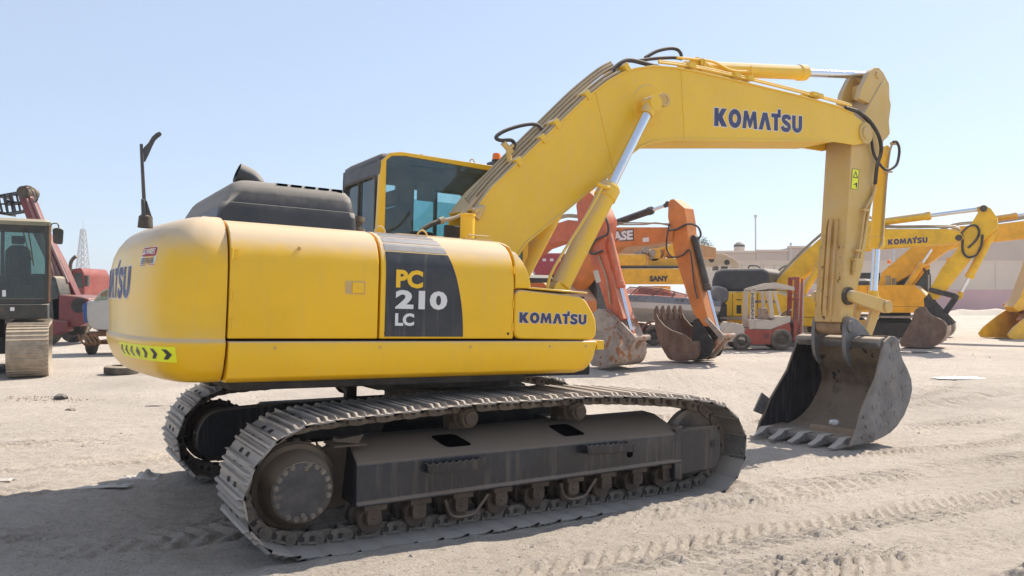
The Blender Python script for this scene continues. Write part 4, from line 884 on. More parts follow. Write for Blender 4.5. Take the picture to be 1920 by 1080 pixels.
# ---------------- orange excavator with its bucket curled, teeth up
yw = math.radians(-50)
def fr_from(px, py, d, reach, yawdeg):
    a = math.radians(yawdeg); x = (px-960)/FPX*d; return Frame((x-reach*math.cos(a), d-reach*math.sin(a), -.015), a)
C = fr_from(1290, 677, 20.0, 4.9, -50)
m = machine(C, 'crawler_excavator', 'orange excavator with rust brown bucket curled so its five teeth point up')
undercarriage(m); house(m, -2.5, 1.3, 2.7, 1.05, 2.1, M['orange'], M['cabd'])
g = G(); g.prism(C.Y(-.25, (1262, 428), (1252, 426), (1150, 426), (1125, 438), (1098, 470), (1055, 545), (1072, 552), (1118, 492), (1153, 462), (1213, 457), (1260, 450)), -.25, .25); bo = obj('boom', g, M['orange'], m, .01)
g = G(); g.tube([C.P(1, -.2, *p) for p in ((1255, 423), (1230, 418), (1205, 421), (1150, 421))], .02, 6, 4); g.tube([C.P(1, -.1, *p) for p in ((1255, 420), (1200, 418), (1150, 418))], .02, 6, 4); obj('boom_pipes', g, M['pipe2'], bo)
g = G(); g.prism(C.Y(-.2, (1253, 379), (1257, 374), (1263, 373), (1283, 390), (1287, 415), (1290, 450), (1307, 520), (1320, 573), (1330, 612), (1316, 612), (1300, 587), (1280, 527), (1264, 475), (1257, 433), (1252, 407)), -.2, .2); ar = obj('arm', g, M['orange'], m, .012)
ramw(C, (1140, 423), (1254, 383), (1224, 395), .10, .045, M['rubber'], m, 0); ramw(C, (1303, 447), (1349, 628), (1327, 545), .09, .045, M['rubber'], m, 0)
hose(C, -.25, ((1252, 432), (1268, 430), (1290, 420), (1308, 425), (1314, 440), (1308, 450)), .028, ar); hose(C, -.25, ((1255, 420), (1250, 450), (1251, 470), (1262, 482), (1280, 478), (1292, 468), (1296, 480), (1300, 520), (1304, 545), (1308, 560)), .022, ar)
b = bucket_b(C, [(1228, 583), (1234, 597), (1246, 611), (1259, 619), (1284, 628), (1296, 637), (1300, 655), (1296, 672), (1284, 677), (1257, 675), (1246, 662), (1234, 638), (1228, 614)], .56, m, M['brown'], M['brown'], shell=[(1228, 586), (1228, 614), (1234, 638), (1246, 662), (1257, 675), (1284, 677), (1296, 672), (1300, 655), (1298, 640)])
for k in range(5):
    y = -.5+.25*k; q = C.Y(-.56, (1228, 600), (1228, 582), (1231, 577))[0:3]; g = G(); (x0, z0), (x1, z1) = q[0], q[1]
    g.loft([[(x0-.05, y-.06, z0), (x0+.05, y-.06, z0), (x0+.05, y+.06, z0), (x0-.05, y+.06, z0)], [(x1-.04, y-.055, z1), (x1+.04, y-.055, z1), (x1+.04, y+.055, z1), (x1-.04, y+.055, z1)], [(x1-.0, y-.025, z1+.13), (x1+.03, y-.025, z1+.13), (x1+.03, y+.025, z1+.13), (x1, y+.025, z1+.13)]]); obj('bucket_tooth', g, M['brown'], b, .006)
g = G()
for y in (-.24, .20): g.prism(C.Y(-.24, (1300, 600), (1308, 597), (1324, 622), (1340, 645), (1330, 668), (1306, 676), (1296, 660), (1298, 630)), y, y+.04)
obj('bucket_ear', g, M['blkd'], b)
g = G(); q = C.Y(-.26, (1326, 600), (1352, 630), (1338, 640), (1318, 668)); plate_link(q[0], q[1], .06, .07, -.28, -.23, g); plate_link(q[1], q[3], .06, .06, -.18, -.12, g); plate_link(q[1], q[3], .06, .06, .12, .18, g); g.cyl((q[1][0], -.3, q[1][1]), (q[1][0], .3, q[1][1]), .055, 14); obj('bucket_link', g, M['concr'], m)
fC = lambda u, v, h: (u, -.25-h, v); A_, B_ = C.Y(-.25, (1136, 457), (1187, 429)); 
text('CASE', fC, 'lettering_edging', M['decal'], bo, (A_[0]-.02, B_[0]+.03, A_[1]+.03, B_[1]), .11, .004); text('CASE', fC, 'lettering', M['white'], bo, (A_[0], B_[0], A_[1]+.06, B_[1]-.03), .05, .008)
A_, B_ = C.Y(-.25, (1205, 454), (1217, 445)); sticker([(A_[0], A_[1]), (B_[0], A_[1]), (B_[0], B_[1]), (A_[0], B_[1])], fC, 'small_label', M['white'], bo)
# ---------------- salmon red excavator
R_ = fr_from(1165, 688, 18.3, 7.0, -50)
m = machine(R_, 'crawler_excavator', 'salmon red excavator with a cement splashed bucket, partly behind the nearest machine')
undercarriage(m); house(m, -2.5, 1.0, 2.7, 1.05, 2.0, M['salmon'], M['cabd'], cab_top=2.8)
g = G(); g.prism(R_.Y(-.25, (1100, 416), (1065, 412), (1040, 420), (1000, 440), (950, 480), (900, 560), (925, 565), (970, 500), (1010, 466), (1047, 453), (1100, 452)), -.25, .25); bo = obj('boom', g, M['salmon'], m, .01)
g = G(); g.tube([R_.P(1, -.1, *p) for p in ((1100, 410), (1065, 406), (1040, 414), (1000, 434))], .03, 6, 4); g.tube([R_.P(1, .1, *p) for p in ((1100, 407), (1065, 403), (1040, 411), (1000, 431))], .03, 6, 4); obj('boom_pipes', g, M['pipe2'], bo)
g = G(); g.prism(R_.Y(-.2, (1080, 385), (1087, 362), (1098, 354), (1112, 366), (1128, 392), (1136, 412), (1134, 440), (1132, 465), (1150, 530), (1169, 598), (1152, 603), (1143, 597), (1123, 533), (1103, 473), (1085, 430)), -.2, .2); ar = obj('arm', g, M['salmon'], m, .012)
ramw(R_, (1137, 425), (1186, 632), (1165, 540), .11, .05, M['salmon'], m, 0)
hose(R_, -.25, ((1130, 395), (1140, 420), (1138, 440), (1120, 448), (1105, 468), (1112, 476), (1130, 470)), .028, ar); hose(R_, -.24, ((1122, 480), (1135, 515), (1141, 545), (1144, 570)), .02, ar, 'arm_pipe', M['pipe2'])
A_ = R_.Y(-.2, (1112, 508), (1121, 506), (1127, 528), (1118, 531)); sticker(A_, lambda u, v, h: (u, -.2-h, v), 'small_label', M['cream'], ar)
b = bucket_b(R_, [(1110, 588), (1122, 578), (1136, 588), (1148, 615), (1158, 640), (1160, 665), (1152, 682), (1135, 688), (1110, 686), (1094, 660), (1098, 615)], .50, m, M['concr'], M['concr'], shell=[(1122, 579), (1136, 588), (1148, 615), (1158, 640), (1160, 665), (1152, 682), (1135, 688), (1110, 686)])
g = G(); q = R_.Y(-.26, (1150, 595), (1186, 634), (1150, 640), (1160, 668)); plate_link(q[0], q[1], .07, .08, -.28, -.23, g); plate_link(q[1], q[3], .06, .06, -.18, -.12, g); plate_link(q[1], q[3], .06, .06, .12, .18, g); g.cyl((q[1][0], -.3, q[1][1]), (q[1][0], .32, q[1][1]), .065, 14); obj('bucket_link', g, M['concr'], m)
g = G()
for y in (-.24, .20): g.prism(R_.Y(-.24, (1146, 600), (1156, 602), (1160, 625), (1172, 645), (1172, 668), (1150, 680), (1142, 640)), y, y+.04)
obj('bucket_ear', g, M['concr'], b)
# ---------------- yellow excavator, boom right across the yard, brown bucket
A = fr_from(1750, 653, 25.0, 6.0, -35)
m = machine(A, 'crawler_excavator', 'yellow excavator with black engine hood and a dark brown bucket, behind the forklift')
for s in (-1, 1): simple_track(m, s*1.3, 4.6, .6, .95)
g = G(); g.cyl((0, 0, .7), (0, 0, 1.2), .7, 32); g.box(-1, 1, -1.1, 1.1, .45, .8); obj('centre_frame', g, M['blkd'], m)
hY = -1.45; q = A.Y(hY, (1336, 547), (1450, 546), (1475, 553), (1640, 560), (1640, 616), (1336, 606)); zb_ = q[-1][1]
g = G(); g.prism(A.Y(hY, (1330, 552), (1340, 546), (1455, 546), (1470, 552), (1560, 557), (1560, 612), (1330, 612)), hY, hY+2.3); bd = obj('body', g, M['byel'], m, .05)
g = G()
for a in (1356, 1373, 1420): u, v = A.Y(hY, (a, 550), (a+1.2, 592)); g.box(u[0], v[0], hY-.004, hY+.01, v[1], u[1])
u, v = A.Y(hY, (1335, 592), (1556, 593)); g.box(u[0], v[0], hY-.004, hY+.01, u[1]-.01, u[1]+.01); obj('panel_seams', g, M['blkd'], bd)
g = G()
for y0_, y1_ in ((528, 531), (534, 538), (541, 547), (552, 572)):
    u, v = A.Y(hY, (1381, y0_+25), (1390, y1_+25)) if 0 else A.Y(hY, (1381, y0_+20), (1390, y1_+16)); g.box(u[0], v[0], hY-.006, hY+.01, v[1], u[1])
obj('vent_grille', g, M['blkd'], bd)
q = A.Y(hY+.2, (1333, 546), (1334, 525), (1340, 508), (1352, 504), (1430, 503), (1440, 508), (1443, 546)); g = G(); g.prism(q, hY+.2, hY+1.9); obj('engine_hood', g, M['hood'], m, .10, seg=4)
fA = lambda u, v, h: (u, hY-h, v); A_, B_ = A.Y(hY, (1416, 592), (1455, 580)); kk = (B_[0]-A_[0])/LOGOW
place_letters([[(A_[0]+a*kk, A_[1]+.45+b*kk*.9) for a, b in p] for p in LOGO], fA, 'lettering', M['blue'], bd, lift=.004)
g = G(); g.tube([A.P(1, -.8, *p) for p in ((1402, 515), (1404, 500), (1412, 498), (1425, 502), (1440, 530))], .03, 6, 3); g.tube([A.P(1, .6, *p) for p in ((1455, 525), (1462, 505), (1478, 497))], .03, 6, 3); obj('handrail', g, M['cabd'], m)
bo_ = [(1452, 530), (1500, 480), (1550, 436), (1600, 408), (1640, 415), (1661, 429), (1778, 429), (1800, 435), (1808, 446), (1800, 453), (1763, 458), (1659, 465), (1620, 470), (1590, 472), (1549, 482), (1500, 524), (1480, 560), (1445, 565)]
g = G(); g.prism(A.Y(-.32, *bo_), -.32, .32); bo = obj('boom', g, M['byel'], m, .012)
g = G()
for Y, dy in ((-.28, -3), (-.15, -5), (.05, -6)): g.tube([A.P(1, Y, x, y+dy) for x, y in bo_[:8]], .03, 6, 4)
obj('boom_pipes', g, M['pipe2'], bo)
A_, B_ = A.Y(-.32, (1665, 459), (1739, 446)); kk = (B_[0]-A_[0])/LOGOW; sl_ = (A.Y(-.32, (1739, 455))[0][1]-A_[1])/(B_[0]-A_[0])
place_letters([[(A_[0]+a*kk, A_[1]+b*kk*1.05+a*kk*sl_) for a, b in p] for p in LOGO], lambda u, v, h: (u, -.32-h, v), 'lettering', M['blue'], bo, lift=.004)
g = G(); g.prism(A.Y(-.24, (1834, 398), (1821, 419), (1805, 435), (1801, 458), (1790, 473), (1766, 502), (1742, 544), (1738, 553), (1748, 562), (1758, 560), (1768, 550), (1810, 497), (1852, 442), (1866, 432), (1871, 424), (1869, 407), (1858, 391), (1849, 386), (1840, 387)), -.24, .24); ar = obj('arm', g, M['byel'], m, .012)
ramw(A, (1640, 418), (1845, 391), (1746, 405), .13, .07, M['byel'], m, 0); ramw(A, (1862, 434), (1798, 556), (1818, 522), .12, .06, M['byel'], m, 0)
ramw(A, (1500, 560), (1560, 460), (1537, 492), .12, .06, M['byel'], m, -.5); ramw(A, (1500, 560), (1560, 460), (1537, 492), .12, .06, M['byel'], m, .5)
hose(A, -.28, ((1790, 436), (1804, 440), (1805, 470), (1815, 482), (1830, 478), (1840, 460), (1842, 440)), .035, ar); hose(A, -.28, ((1800, 440), (1815, 425), (1830, 423), (1836, 435), (1830, 450), (1815, 465)), .035, ar)
b = bucket_b(A, [(1686, 642), (1698, 621), (1708, 604), (1715, 582), (1724, 575), (1734, 576), (1744, 590), (1766, 600), (1775, 612), (1773, 630), (1761, 644), (1742, 652), (1690, 650)], .72, m, M['brown'], M['concr'], .04, shell=[(1734, 576), (1744, 590), (1766, 600), (1775, 612), (1773, 630), (1761, 644), (1742, 652), (1690, 650)])
g = G(); q = A.Y(-.3, (1746, 544), (1792, 556), (1768, 590), (1742, 560)); plate_link(q[0], q[1], .08, .08, -.32, -.25, g); plate_link(q[0], q[1], .08, .08, .25, .32, g); plate_link(q[1], q[2], .08, .08, -.2, -.12, g); plate_link(q[1], q[2], .08, .08, .12, .2, g); g.cyl((q[1][0], -.36, q[1][1]), (q[1][0], .36, q[1][1]), .08, 14); obj('bucket_link', g, M['rubber'], m)
g = G()
for y in (-.32, .26): g.prism(A.Y(-.3, (1732, 560), (1742, 550), (1752, 566), (1790, 606), (1775, 612), (1744, 596), (1734, 580)), y, y+.06)
obj('bucket_ear', g, M['rubber'], b)
c = A.Y(-.30, (1798, 446), (1844, 391)); g = G()
for a in c: g.cut(); g.cyl((a[0], -.36, a[1]), (a[0], .36, a[1]), .10, 18)
objs('boom_pin', g, M['mud'], bo)
A_ = A.Y(-.24, (1776, 482), (1782, 484), (1779, 496), (1773, 494)); sticker(A_, lambda u, v, h: (u, -.24-h, v), 'warning_label', M['byel2'], ar)
# ---------------- yellow excavator behind it, boom leaving the picture on the right
a_ = math.radians(-35); B = Frame((15.9, 31.8, -.015), a_)
m = machine(B, 'crawler_excavator', 'yellow excavator with a small orange beacon, parked before the pink based wall')
undercarriage(m, 4.2, .6, .9, 2.4); house(m, -2.7, 1.4, 2.7, 1.05, 2.15, M['byel2'], M['cabd'], (-.3, 1.2), 3.0)
bb = [(1640, 560), (1653, 511), (1710, 462), (1760, 437), (1800, 424), (1871, 420), (1990, 405), (2080, 420), (2090, 440), (1990, 440), (1864, 453), (1800, 462), (1775, 470), (1748, 490), (1662, 540)]
g = G(); g.prism(B.Y(-.27, *bb), -.27, .27); bo = obj('boom', g, M['byel2'], m, .012)
g = G(); g.tube([B.P(1, -.2, x, y-3) for x, y in bb[2:8]], .03, 6, 4); g.tube([B.P(1, .0, x, y-6) for x, y in bb[2:8]], .03, 6, 4); obj('boom_pipes', g, M['pipe2'], bo)
ramw(B, (1683, 562), (1752, 461), (1731, 493), .12, .055, M['byel2'], m, -.45); ramw(B, (1690, 564), (1765, 461), (1743, 497), .12, .055, M['byel2'], m, .45); ramw(B, (1850, 412), (2010, 390), (1908, 404), .12, .06, M['byel2'], m, 0)
g = G(); g.prism(B.Y(-.2, (2000, 385), (2025, 395), (2085, 430), (2070, 500), (2040, 600), (2025, 598), (2040, 500), (2050, 440)), -.2, .2); obj('arm', g, M['byel2'], m, .01)
g = G(); q = B.P(1, .85, 1667, 492); g.lathe((q.x, .85, q.z-.05), (0, 0, 1), [(0, .07), (.14, .065), (.17, .03)], 12); obj('beacon', g, M['amber'], m)
g = G(); q = B.P(1, -1.0, 1665, 517); g.cyl((q.x, -1.0, 2.1), (q.x, -1.0, q.z), .10, 12); g.cyl((q.x+.2, -.8, 2.1), (q.x+.2, -.8, q.z-.1), .08, 12); obj('filter_canisters', g, M['pipe2'], m)
# ---------------- yellow excavator at the right edge
E_ = fr_from(1880, 634, 30.6, 6.5, -155)
m = machine(E_, 'crawler_excavator', 'yellow excavator cut by the right edge, its clean yellow bucket flat on the sand')
undercarriage(m, 4.2, .6, .9, 2.4); house(m, -2.7, 1.4, 2.7, 1.05, 2.15, M['byel'], M['cabd'])
def EX(*p): return E_.Y(0, *p)
g = G(); g.prism(EX((1890, 575), (1903, 558), (1925, 500), (1950, 420), (1985, 360), (2000, 370), (1985, 430), (1945, 520), (1915, 578), (1900, 585)), -.2, .2); obj('arm', g, M['byel'], m, .01)
g = G(); g.prism(EX((1960, 420), (2060, 370), (2150, 400), (2250, 520), (2220, 540), (2120, 440), (2050, 410), (1970, 445)), -.25, .25); obj('boom', g, M['byel'], m, .01)
ramw(E_, (1990, 400), (1925, 580), (1950, 510), .1, .05, M['byel'], m, 0)
b = bucket_b(E_, [(1833, 625), (1842, 613), (1868, 592), (1886, 580), (1902, 584), (1912, 600), (1916, 622), (1908, 634), (1870, 636), (1838, 632)], .6, m, M['byel'], M['byel'], .04, shell=[(1886, 580), (1902, 584), (1912, 600), (1916, 622), (1908, 634), (1870, 636), (1838, 632)])
g = G(); q = EX((1897, 572), (1928, 585), (1912, 600)); plate_link(q[0], q[1], .08, .08, -.3, -.24, g); plate_link(q[1], q[2], .08, .08, -.1, .1, g); obj('bucket_link', g, M['orange'], m)
# ---------------- forklift
def flat_frame(px, d, yawdeg=0): return Frame(((px-960)/FPX*d, d, -.015), math.radians(yawdeg))
K = flat_frame(1430, 24.6, -4)
m = K.root('forklift', 'small forklift with red lower body, cream overhead guard and empty red mast', 'forklift')
KY = -.52
def wheel(par, c, r, w_, hub, nm='wheel', ax=(0, 1, 0), hubm=None):
    g = G(); g.wheel(c, ax, r, w_, 28); o = obj(nm, g, M['tyre'], par, ang=40)
    g = G(); c_ = Vector(c); a_ = Vector(ax).normalized(); g.lathe(c_-a_*w_*.34, a_, [(0, .02), (.0, r*.25), (w_*.10, r*.28), (w_*.12, r*.50), (w_*.02, r*.60), (w_*.5, r*.63), (w_*.66, r*.60), (w_*.58, r*.5), (w_*.60, r*.28), (w_*.70, r*.25), (w_*.70, .02)], 20); obj('wheel_rim', g, hubm or hub, o); return o
g = G(); g.prism(K.Y(KY, (1395, 622), (1400, 617), (1446, 619), (1458, 613), (1480, 604), (1484, 622), (1470, 622), (1450, 622), (1446, 646), (1402, 646)), KY, -KY); bd = obj('body', g, M['redp'], m, .015)
g = G(); u, v = K.Y(KY, (1433, 625), (1442, 635)); g.box(u[0], v[0], KY-.006, KY+.01, v[1], u[1]); obj('vent_panel', g, M['maroon'], bd)
g = G(); g.prism(K.Y(KY, (1346, 634), (1353, 622), (1368, 604), (1392, 608), (1396, 616), (1398, 640), (1384, 636), (1380, 642), (1350, 640)), KY, -KY); obj('counterweight', g, M['cream'], m, .03)
g = G(); g.prism(K.Y(KY, (1415, 601), (1452, 600), (1455, 594), (1484, 593), (1482, 605), (1458, 613), (1446, 618), (1415, 617)), KY+.02, -KY-.02); obj('cowling', g, M['cream'], m, .02)
for px, r in ((1389, .27), (1463, .34)):
    q = K.Y(KY, (px, 0))[0][0]
    for y in (KY+.06, -KY-.06): wheel(m, (q, y, r-.0), r, .2, M['mud'])
g = G()
for y in (KY, -KY-.07):
    q = K.Y(KY, (1405, 617), (1409, 541), (1417, 541), (1415, 617)); g.prism(q, y, y+.07)
    q = K.Y(KY, (1441, 545), (1447, 545), (1452, 596), (1444, 596)); g.prism(q, y, y+.05)
    q = K.Y(KY, (1449, 545), (1454, 545), (1466, 590), (1461, 591)); g.prism(q, y, y+.05)
    q = K.Y(KY, (1408, 546), (1412, 540), (1448, 530), (1456, 530), (1490, 538), (1490, 545), (1455, 540), (1418, 545)); g.prism(q, y, y+.07)
for px, py in ((1412, 541), (1425, 537), (1438, 533), (1450, 530), (1463, 532), (1476, 535), (1488, 539)):
    q = K.Y(KY, (px, py))[0]; g.box(q[0]-.03, q[0]+.03, KY+.07, -KY-.07, q[1]-.05, q[1]-.01)
gd = obj('overhead_guard', g, M['cream'], m, .01)
g = G(); g.prism(K.Y(-.2, (1427, 598), (1426, 578), (1438, 577), (1442, 592), (1452, 593), (1453, 599)), -.25, .25); obj('seat', g, M['concr'], m, .03)
g = G(); q = K.P(1, 0, 1474, 586); g.tube([(q.x+.15*math.cos(a*PI/6), .18*math.sin(a*PI/6), q.z+.1*math.cos(a*PI/6)) for a in range(13)], .018, 6, 1); g.tube([q, q+Vector((.15, 0, -.3)), q+Vector((.2, 0, -.5))], .03, 6, 1); obj('steering_wheel', g, M['cabd'], m)
g = G()
for y in (-.42, .30):
    q = K.Y(-.4, (1487, 640), (1491, 519), (1499, 519), (1495, 640)); g.prism(q, y, y+.10); q = K.Y(-.4, (1499, 630), (1503, 522), (1506, 522), (1503, 630)); g.prism(q, y+.02, y+.08)
for py in (520, 560, 610): q = K.Y(-.4, (1497, py))[0]; g.box(q[0]-.06, q[0]+.03, -.40, .38, q[1]-.06, q[1]+.02)
ms = obj('mast', g, M['redp'], m, .01)
g = G()
for y in (-.16, .12): q = K.Y(-.1, (1502, 640), (1505, 530)); g.tube([(q[0][0], y, q[0][1]), (q[1][0], y, q[1][1])], .035, 8, 1)
obj('lift_cylinder', g, M['cream'], ms)
g = G()
for y in (-.33, .23): q = K.Y(-.3, (1505, 640), (1509, 640), (1511, 655), (1575, 655), (1575, 657), (1505, 657)); g.prism(q, y, y+.10)
g.box(K.Y(0, (1506, 0))[0][0], K.Y(0, (1510, 0))[0][0], -.5, .5, .25, .40); obj('forks', g, M['blk'], ms)
fK = lambda u, v, h: (u, KY-h, v)
vs, fs = text_mesh('NISSAN', 1, .03)
def vtext(body, f, par, mt, u, z0, z1, wd):          # letters stacked up a post, turned a quarter
    vs, fs = text_mesh(body, 1, .03); x0 = min(v[0] for v in vs); x1 = max(v[0] for v in vs); y0 = min(v[1] for v in vs); y1 = max(v[1] for v in vs)
    g = G(); g.add([f(u+(v[1]-y0)/(y1-y0)*wd-wd/2, z1-(v[0]-x0)/(x1-x0)*(z1-z0), .004) for v in vs], fs); obj('lettering', g, mt, par, recalc=False)
q = K.Y(KY, (1411, 598), (1411, 550)); vtext('NISSAN', fK, gd, M['decal'], q[0][0], q[0][1], q[1][1], .08)
q = K.Y(-.42, (1491, 598), (1493, 552)); vtext('NISSAN', lambda u, v, h: (u, -.42-h, v), ms, M['decal'], (q[0][0]+q[1][0])/2, q[0][1], q[1][1], .08)
# ---------------- motorboat on its trailer
W = flat_frame(1270, 27.6, 3)
mb = W.root('motorboat', 'grey and white motorboat with pink tinted windscreen, behind the teeth of the rusty bucket', 'boat', 'motorboats')
def hull_rings(sections, half): return sections
g = G()
def W2(px, py, Y=-1.05): return W.Y(Y, (px, py))[0]
secs = []
for px, ytop, ych, ybot, hw, k in ((1135, 562, 574, 584, .05, .3), (1152, 557, 574, 596, .55, .6), (1178, 554, 576, 603, .95, .9), (1220, 555, 579, 606, 1.10, 1), (1290, 560, 582, 607, 1.12, 1), (1352, 566, 584, 606, 1.05, 1)):
    xt, zt_ = W2(px, ytop); _, zc = W2(px, ych); _, zb_ = W2(px, ybot)
    secs.append([(xt, -hw, zt_), (xt, -hw*.97, (zt_+zc)/2), (xt, -hw*.9, zc), (xt, 0, zb_), (xt, hw*.9, zc), (xt, hw*.97, (zt_+zc)/2), (xt, hw, zt_), (xt, 0, zt_+.06)])
g.loft(secs); obj('hull', g, mat('boat_white', (.62, .60, .58), .35, .05, film=.12), mb, .01)
g = G(); s2 = [[(p[0], p[1]*1.012, p[2]) for p in s] for s in secs]
for sgn in (1, -1):
    g.loft([[(s[0][0], sgn*(s[0][1]*1.015-.004), s[0][2]+.015), (s[1][0], sgn*(s[1][1]*1.015-.004), s[1][2]), (s[1][0], sgn*s[1][1]*.98, s[1][2]), (s[0][0], sgn*s[0][1]*.98, s[0][2]+.015)] for s in secs])
obj('topside_band', g, mat('boat_grey', (.16, .20, .27), .3, .08, film=.2), mb)
q = [W2(*p) for p in ((1180, 556), (1200, 537), (1245, 543), (1292, 552), (1300, 560), (1180, 558))]
g = G(); fr_ = []
for y in (-.85, .85):
    g.cut()
    for a, b in (((1180, 557), (1202, 537)), ((1202, 537), (1245, 541)), ((1245, 541), (1294, 553)), ((1222, 557), (1245, 541)), ((1262, 558), (1270, 546)), ((1180, 557), (1294, 560))):
        A_, B_ = W2(*a), W2(*b); g.tube([(A_[0], y, A_[1]), (B_[0], y*.92, B_[1])], .025, 6, 1)
objs('windscreen_frame', g, M['maroon'], mb)
g = G(); A_ = [W2(*p) for p in ((1184, 556), (1203, 539), (1245, 543), (1292, 554), (1290, 559))]
for y in (-.84, .83): g.cut(); g.prism(A_, y, y+.01)
objs('windscreen', g, glass('pinkish_screen', (.75, .50, .45), dirt=.10), mb)
text('DP 1287', lambda u, v, h: (u, -1.12-h, v), 'registration', M['decal'], mb, (W2(1264, 0)[0], W2(1281, 0)[0], W2(1270, 566)[1], W2(1270, 561)[1]), .01, .02)
# outboard engine, tilted up
om = W.root('outboard_engine', 'large grey outboard engine tilted up at the stern of the grey and white boat', 'outboard engine')
q = [W2(*p, Y=0) for p in ((1329, 545), (1340, 535), (1358, 540), (1366, 552), (1360, 566), (1345, 572), (1332, 560))]
g = G(); g.prism(rnd(q, .08, 3), -.27, .27); og = mat('outboard_grey', (.085, .095, .11), .4, .15, film=.3, dust=.5); obj('cowl', g, og, om, .08, seg=4)
q = [W2(*p, Y=0) for p in ((1356, 548), (1366, 552), (1388, 572), (1382, 582), (1352, 568))]; g = G(); g.prism(q, -.12, .12); obj('midsection', g, og, om, .03)
q = [W2(*p, Y=0) for p in ((1375, 580), (1388, 568), (1402, 577), (1414, 585), (1400, 594), (1384, 592))]; g = G(); g.prism(q, -.05, .05); obj('gearcase', g, og, om, .02)
c = W.P(1, 0, 1390, 567); g = G()
for k in range(3):
    g.M = Matrix.Translation(c) @ Matrix.Rotation(.7, 4, 'Y') @ Matrix.Rotation(k*2.094, 4, 'X'); g.prism(rnd([(.0, .03), (.09, .12), (.07, .25), (-.05, .22), (-.03, .05)], .03, 2), -.008, .008, 'X'); g.M = None
g.cyl(c-Vector((.08, 0, .06)), c+Vector((.08, 0, .06)), .05, 10); obj('propeller', g, M['rubber'], om)
g = G(); q = W.P(1, 0, 1350, 575); g.prism([W2(*p, Y=0) for p in ((1345, 562), (1362, 572), (1360, 600), (1348, 604), (1342, 590))], -.22, .22); obj('tilt_bracket', g, M['rubber'], om, .02)
# the trailer
tr = W.root('boat_trailer', 'dark rusty trailer carrying the grey and white motorboat', 'trailer')
g = G(); z0 = .52
for y in (-.8, .72): x0, x1 = W2(1120, 0)[0], W2(1350, 0)[0]; g.box(x0, x1, y, y+.08, z0, z0+.12)
for px in (1130, 1200, 1260, 1340): x = W2(px, 0)[0]; g.box(x, x+.08, -.75, .75, z0+.01, z0+.11)
obj('trailer_frame', g, M['maroon'], tr, .01)
for px in (1225,): 
    x = W2(px, 0)[0]
    for y in (-1.0, 1.0): wheel(tr, (x, y, .36), .36, .22, M['mud'], hubm=M['rubber'])
g = G()
for y in (-1.14, .88): x = W2(1225, 0)[0]; g.ring(arc(x, .36, .48, 10, 170, 10)+[(x-.40, .50), (x+.40, .5)], arc(x, .36, .44, 12, 168, 10)+[(x-.38, .5), (x+.38, .5)], y, y+.26)
obj('mudguard', g, M['maroon'], tr)
g = G(); 
for px in (1140, 1330): x = W2(px, 0)[0]; g.box(x, x+.1, -.6, .6, z0+.1, z0+.28)
g.cyl((W2(1120, 0)[0], 0, .55), (W2(1122, 0)[0], 0, 0), .04, 8); obj('bunk', g, M['rubber'], tr)
# ---------------- crane truck with a curved counterweight
S = flat_frame(1235, 38, 0)
m = S.root('truck_crane', 'yellow truck crane with a curved counterweight lettered SANY behind the motorboat', 'crane')
def S2(px, py, Y=-1.3): return S.Y(Y, (px, py))[0]
def drum(px0, px1, py0, py1, ry, nm, mt):
    (x0, z0), (x1, z1) = S2(px0, py0), S2(px1, py1); g = G(); cx_ = (x0+x1)/2; hw = (x1-x0)/2
    pl = [(cx_+hw*max(-1, min(1, 1.0*math.sin(a))), -ry*math.cos(a)) for a in [(-90+180*k/20)*PI/180 for k in range(21)]]; pl = [(cx_+hw*(abs(math.sin(a))**.55)*(1 if a >= 0 else -1), -.9-ry*math.cos(a)**.6) for a in [(-89.9+179.8*k/20)*PI/180 for k in range(21)]]
    g.prism(pl, z0, z1, 'Z'); return obj(nm, g, mt, m, .04)
cwS = drum(1150, 1312, 533, 503, .5, 'counterweight', M['byel2'])
drum(1160, 1300, 503, 498, .4, 'black_band', M['rubber']); drum(1152, 1215, 498, 476, .4, 'upper_weight', M['byel2'])
(x0, z0), (x1, z1) = S2(1218, 528, -1.41), S2(1253, 517, -1.41); text('SANY', lambda u, v, h: (u, -1.43-h, v), 'lettering', M['decal'], cwS, (x0, x1, z0, z1), .05, .01)
g = G(); (x0, z0), (x1, z1) = S2(1215, 498, -1), S2(1292, 484, -1); g.box(x0, x1, -.9, .6, z0, z1)
for a, b, r in (((1225, 478), (1225, 478), .32), ((1262, 470), (1262, 470), .36)): q = S2(*a, Y=-.6); g.cyl((q[0], -.9, q[1]), (q[0], .1, q[1]), r, 20)
for a, b in (((1240, 490), (1262, 455)), ((1262, 455), (1300, 462)), ((1280, 490), (1300, 462)), ((1225, 470), (1290, 452))): A_, B_ = S2(*a, Y=-.5), S2(*b, Y=-.5); g.bar((A_[0], -.6, A_[1]), (B_[0], -.5, B_[1]), .12, .12); g.bar((A_[0], .2, A_[1]), (B_[0], .3, B_[1]), .12, .12)
obj('winch_frame', g, M['byel2'], m, .01)
g = G()
for q_ in ((1196, 476), (1210, 470), (1222, 474)): q = S2(*q_, Y=-1.0); g.cyl((q[0], -1.2, q[1]), (q[0], -.7, q[1]), .16, 12); g.box(q[0]-.1, q[0]+.1, -1, -.8, q[1]-.3, q[1])
obj('hoist_motor', g, M['concr'], m)
g = G(); g.prism([S2(*p, Y=.4) for p in ((1140, 455), (1210, 445), (1310, 458), (1340, 465), (1340, 485), (1300, 482), (1210, 480), (1140, 475))], .1, .8); obj('crane_boom', g, mat('faded_orange', (.50, .26, .10), .6, .1, film=.3, dust=.6), m, .03)
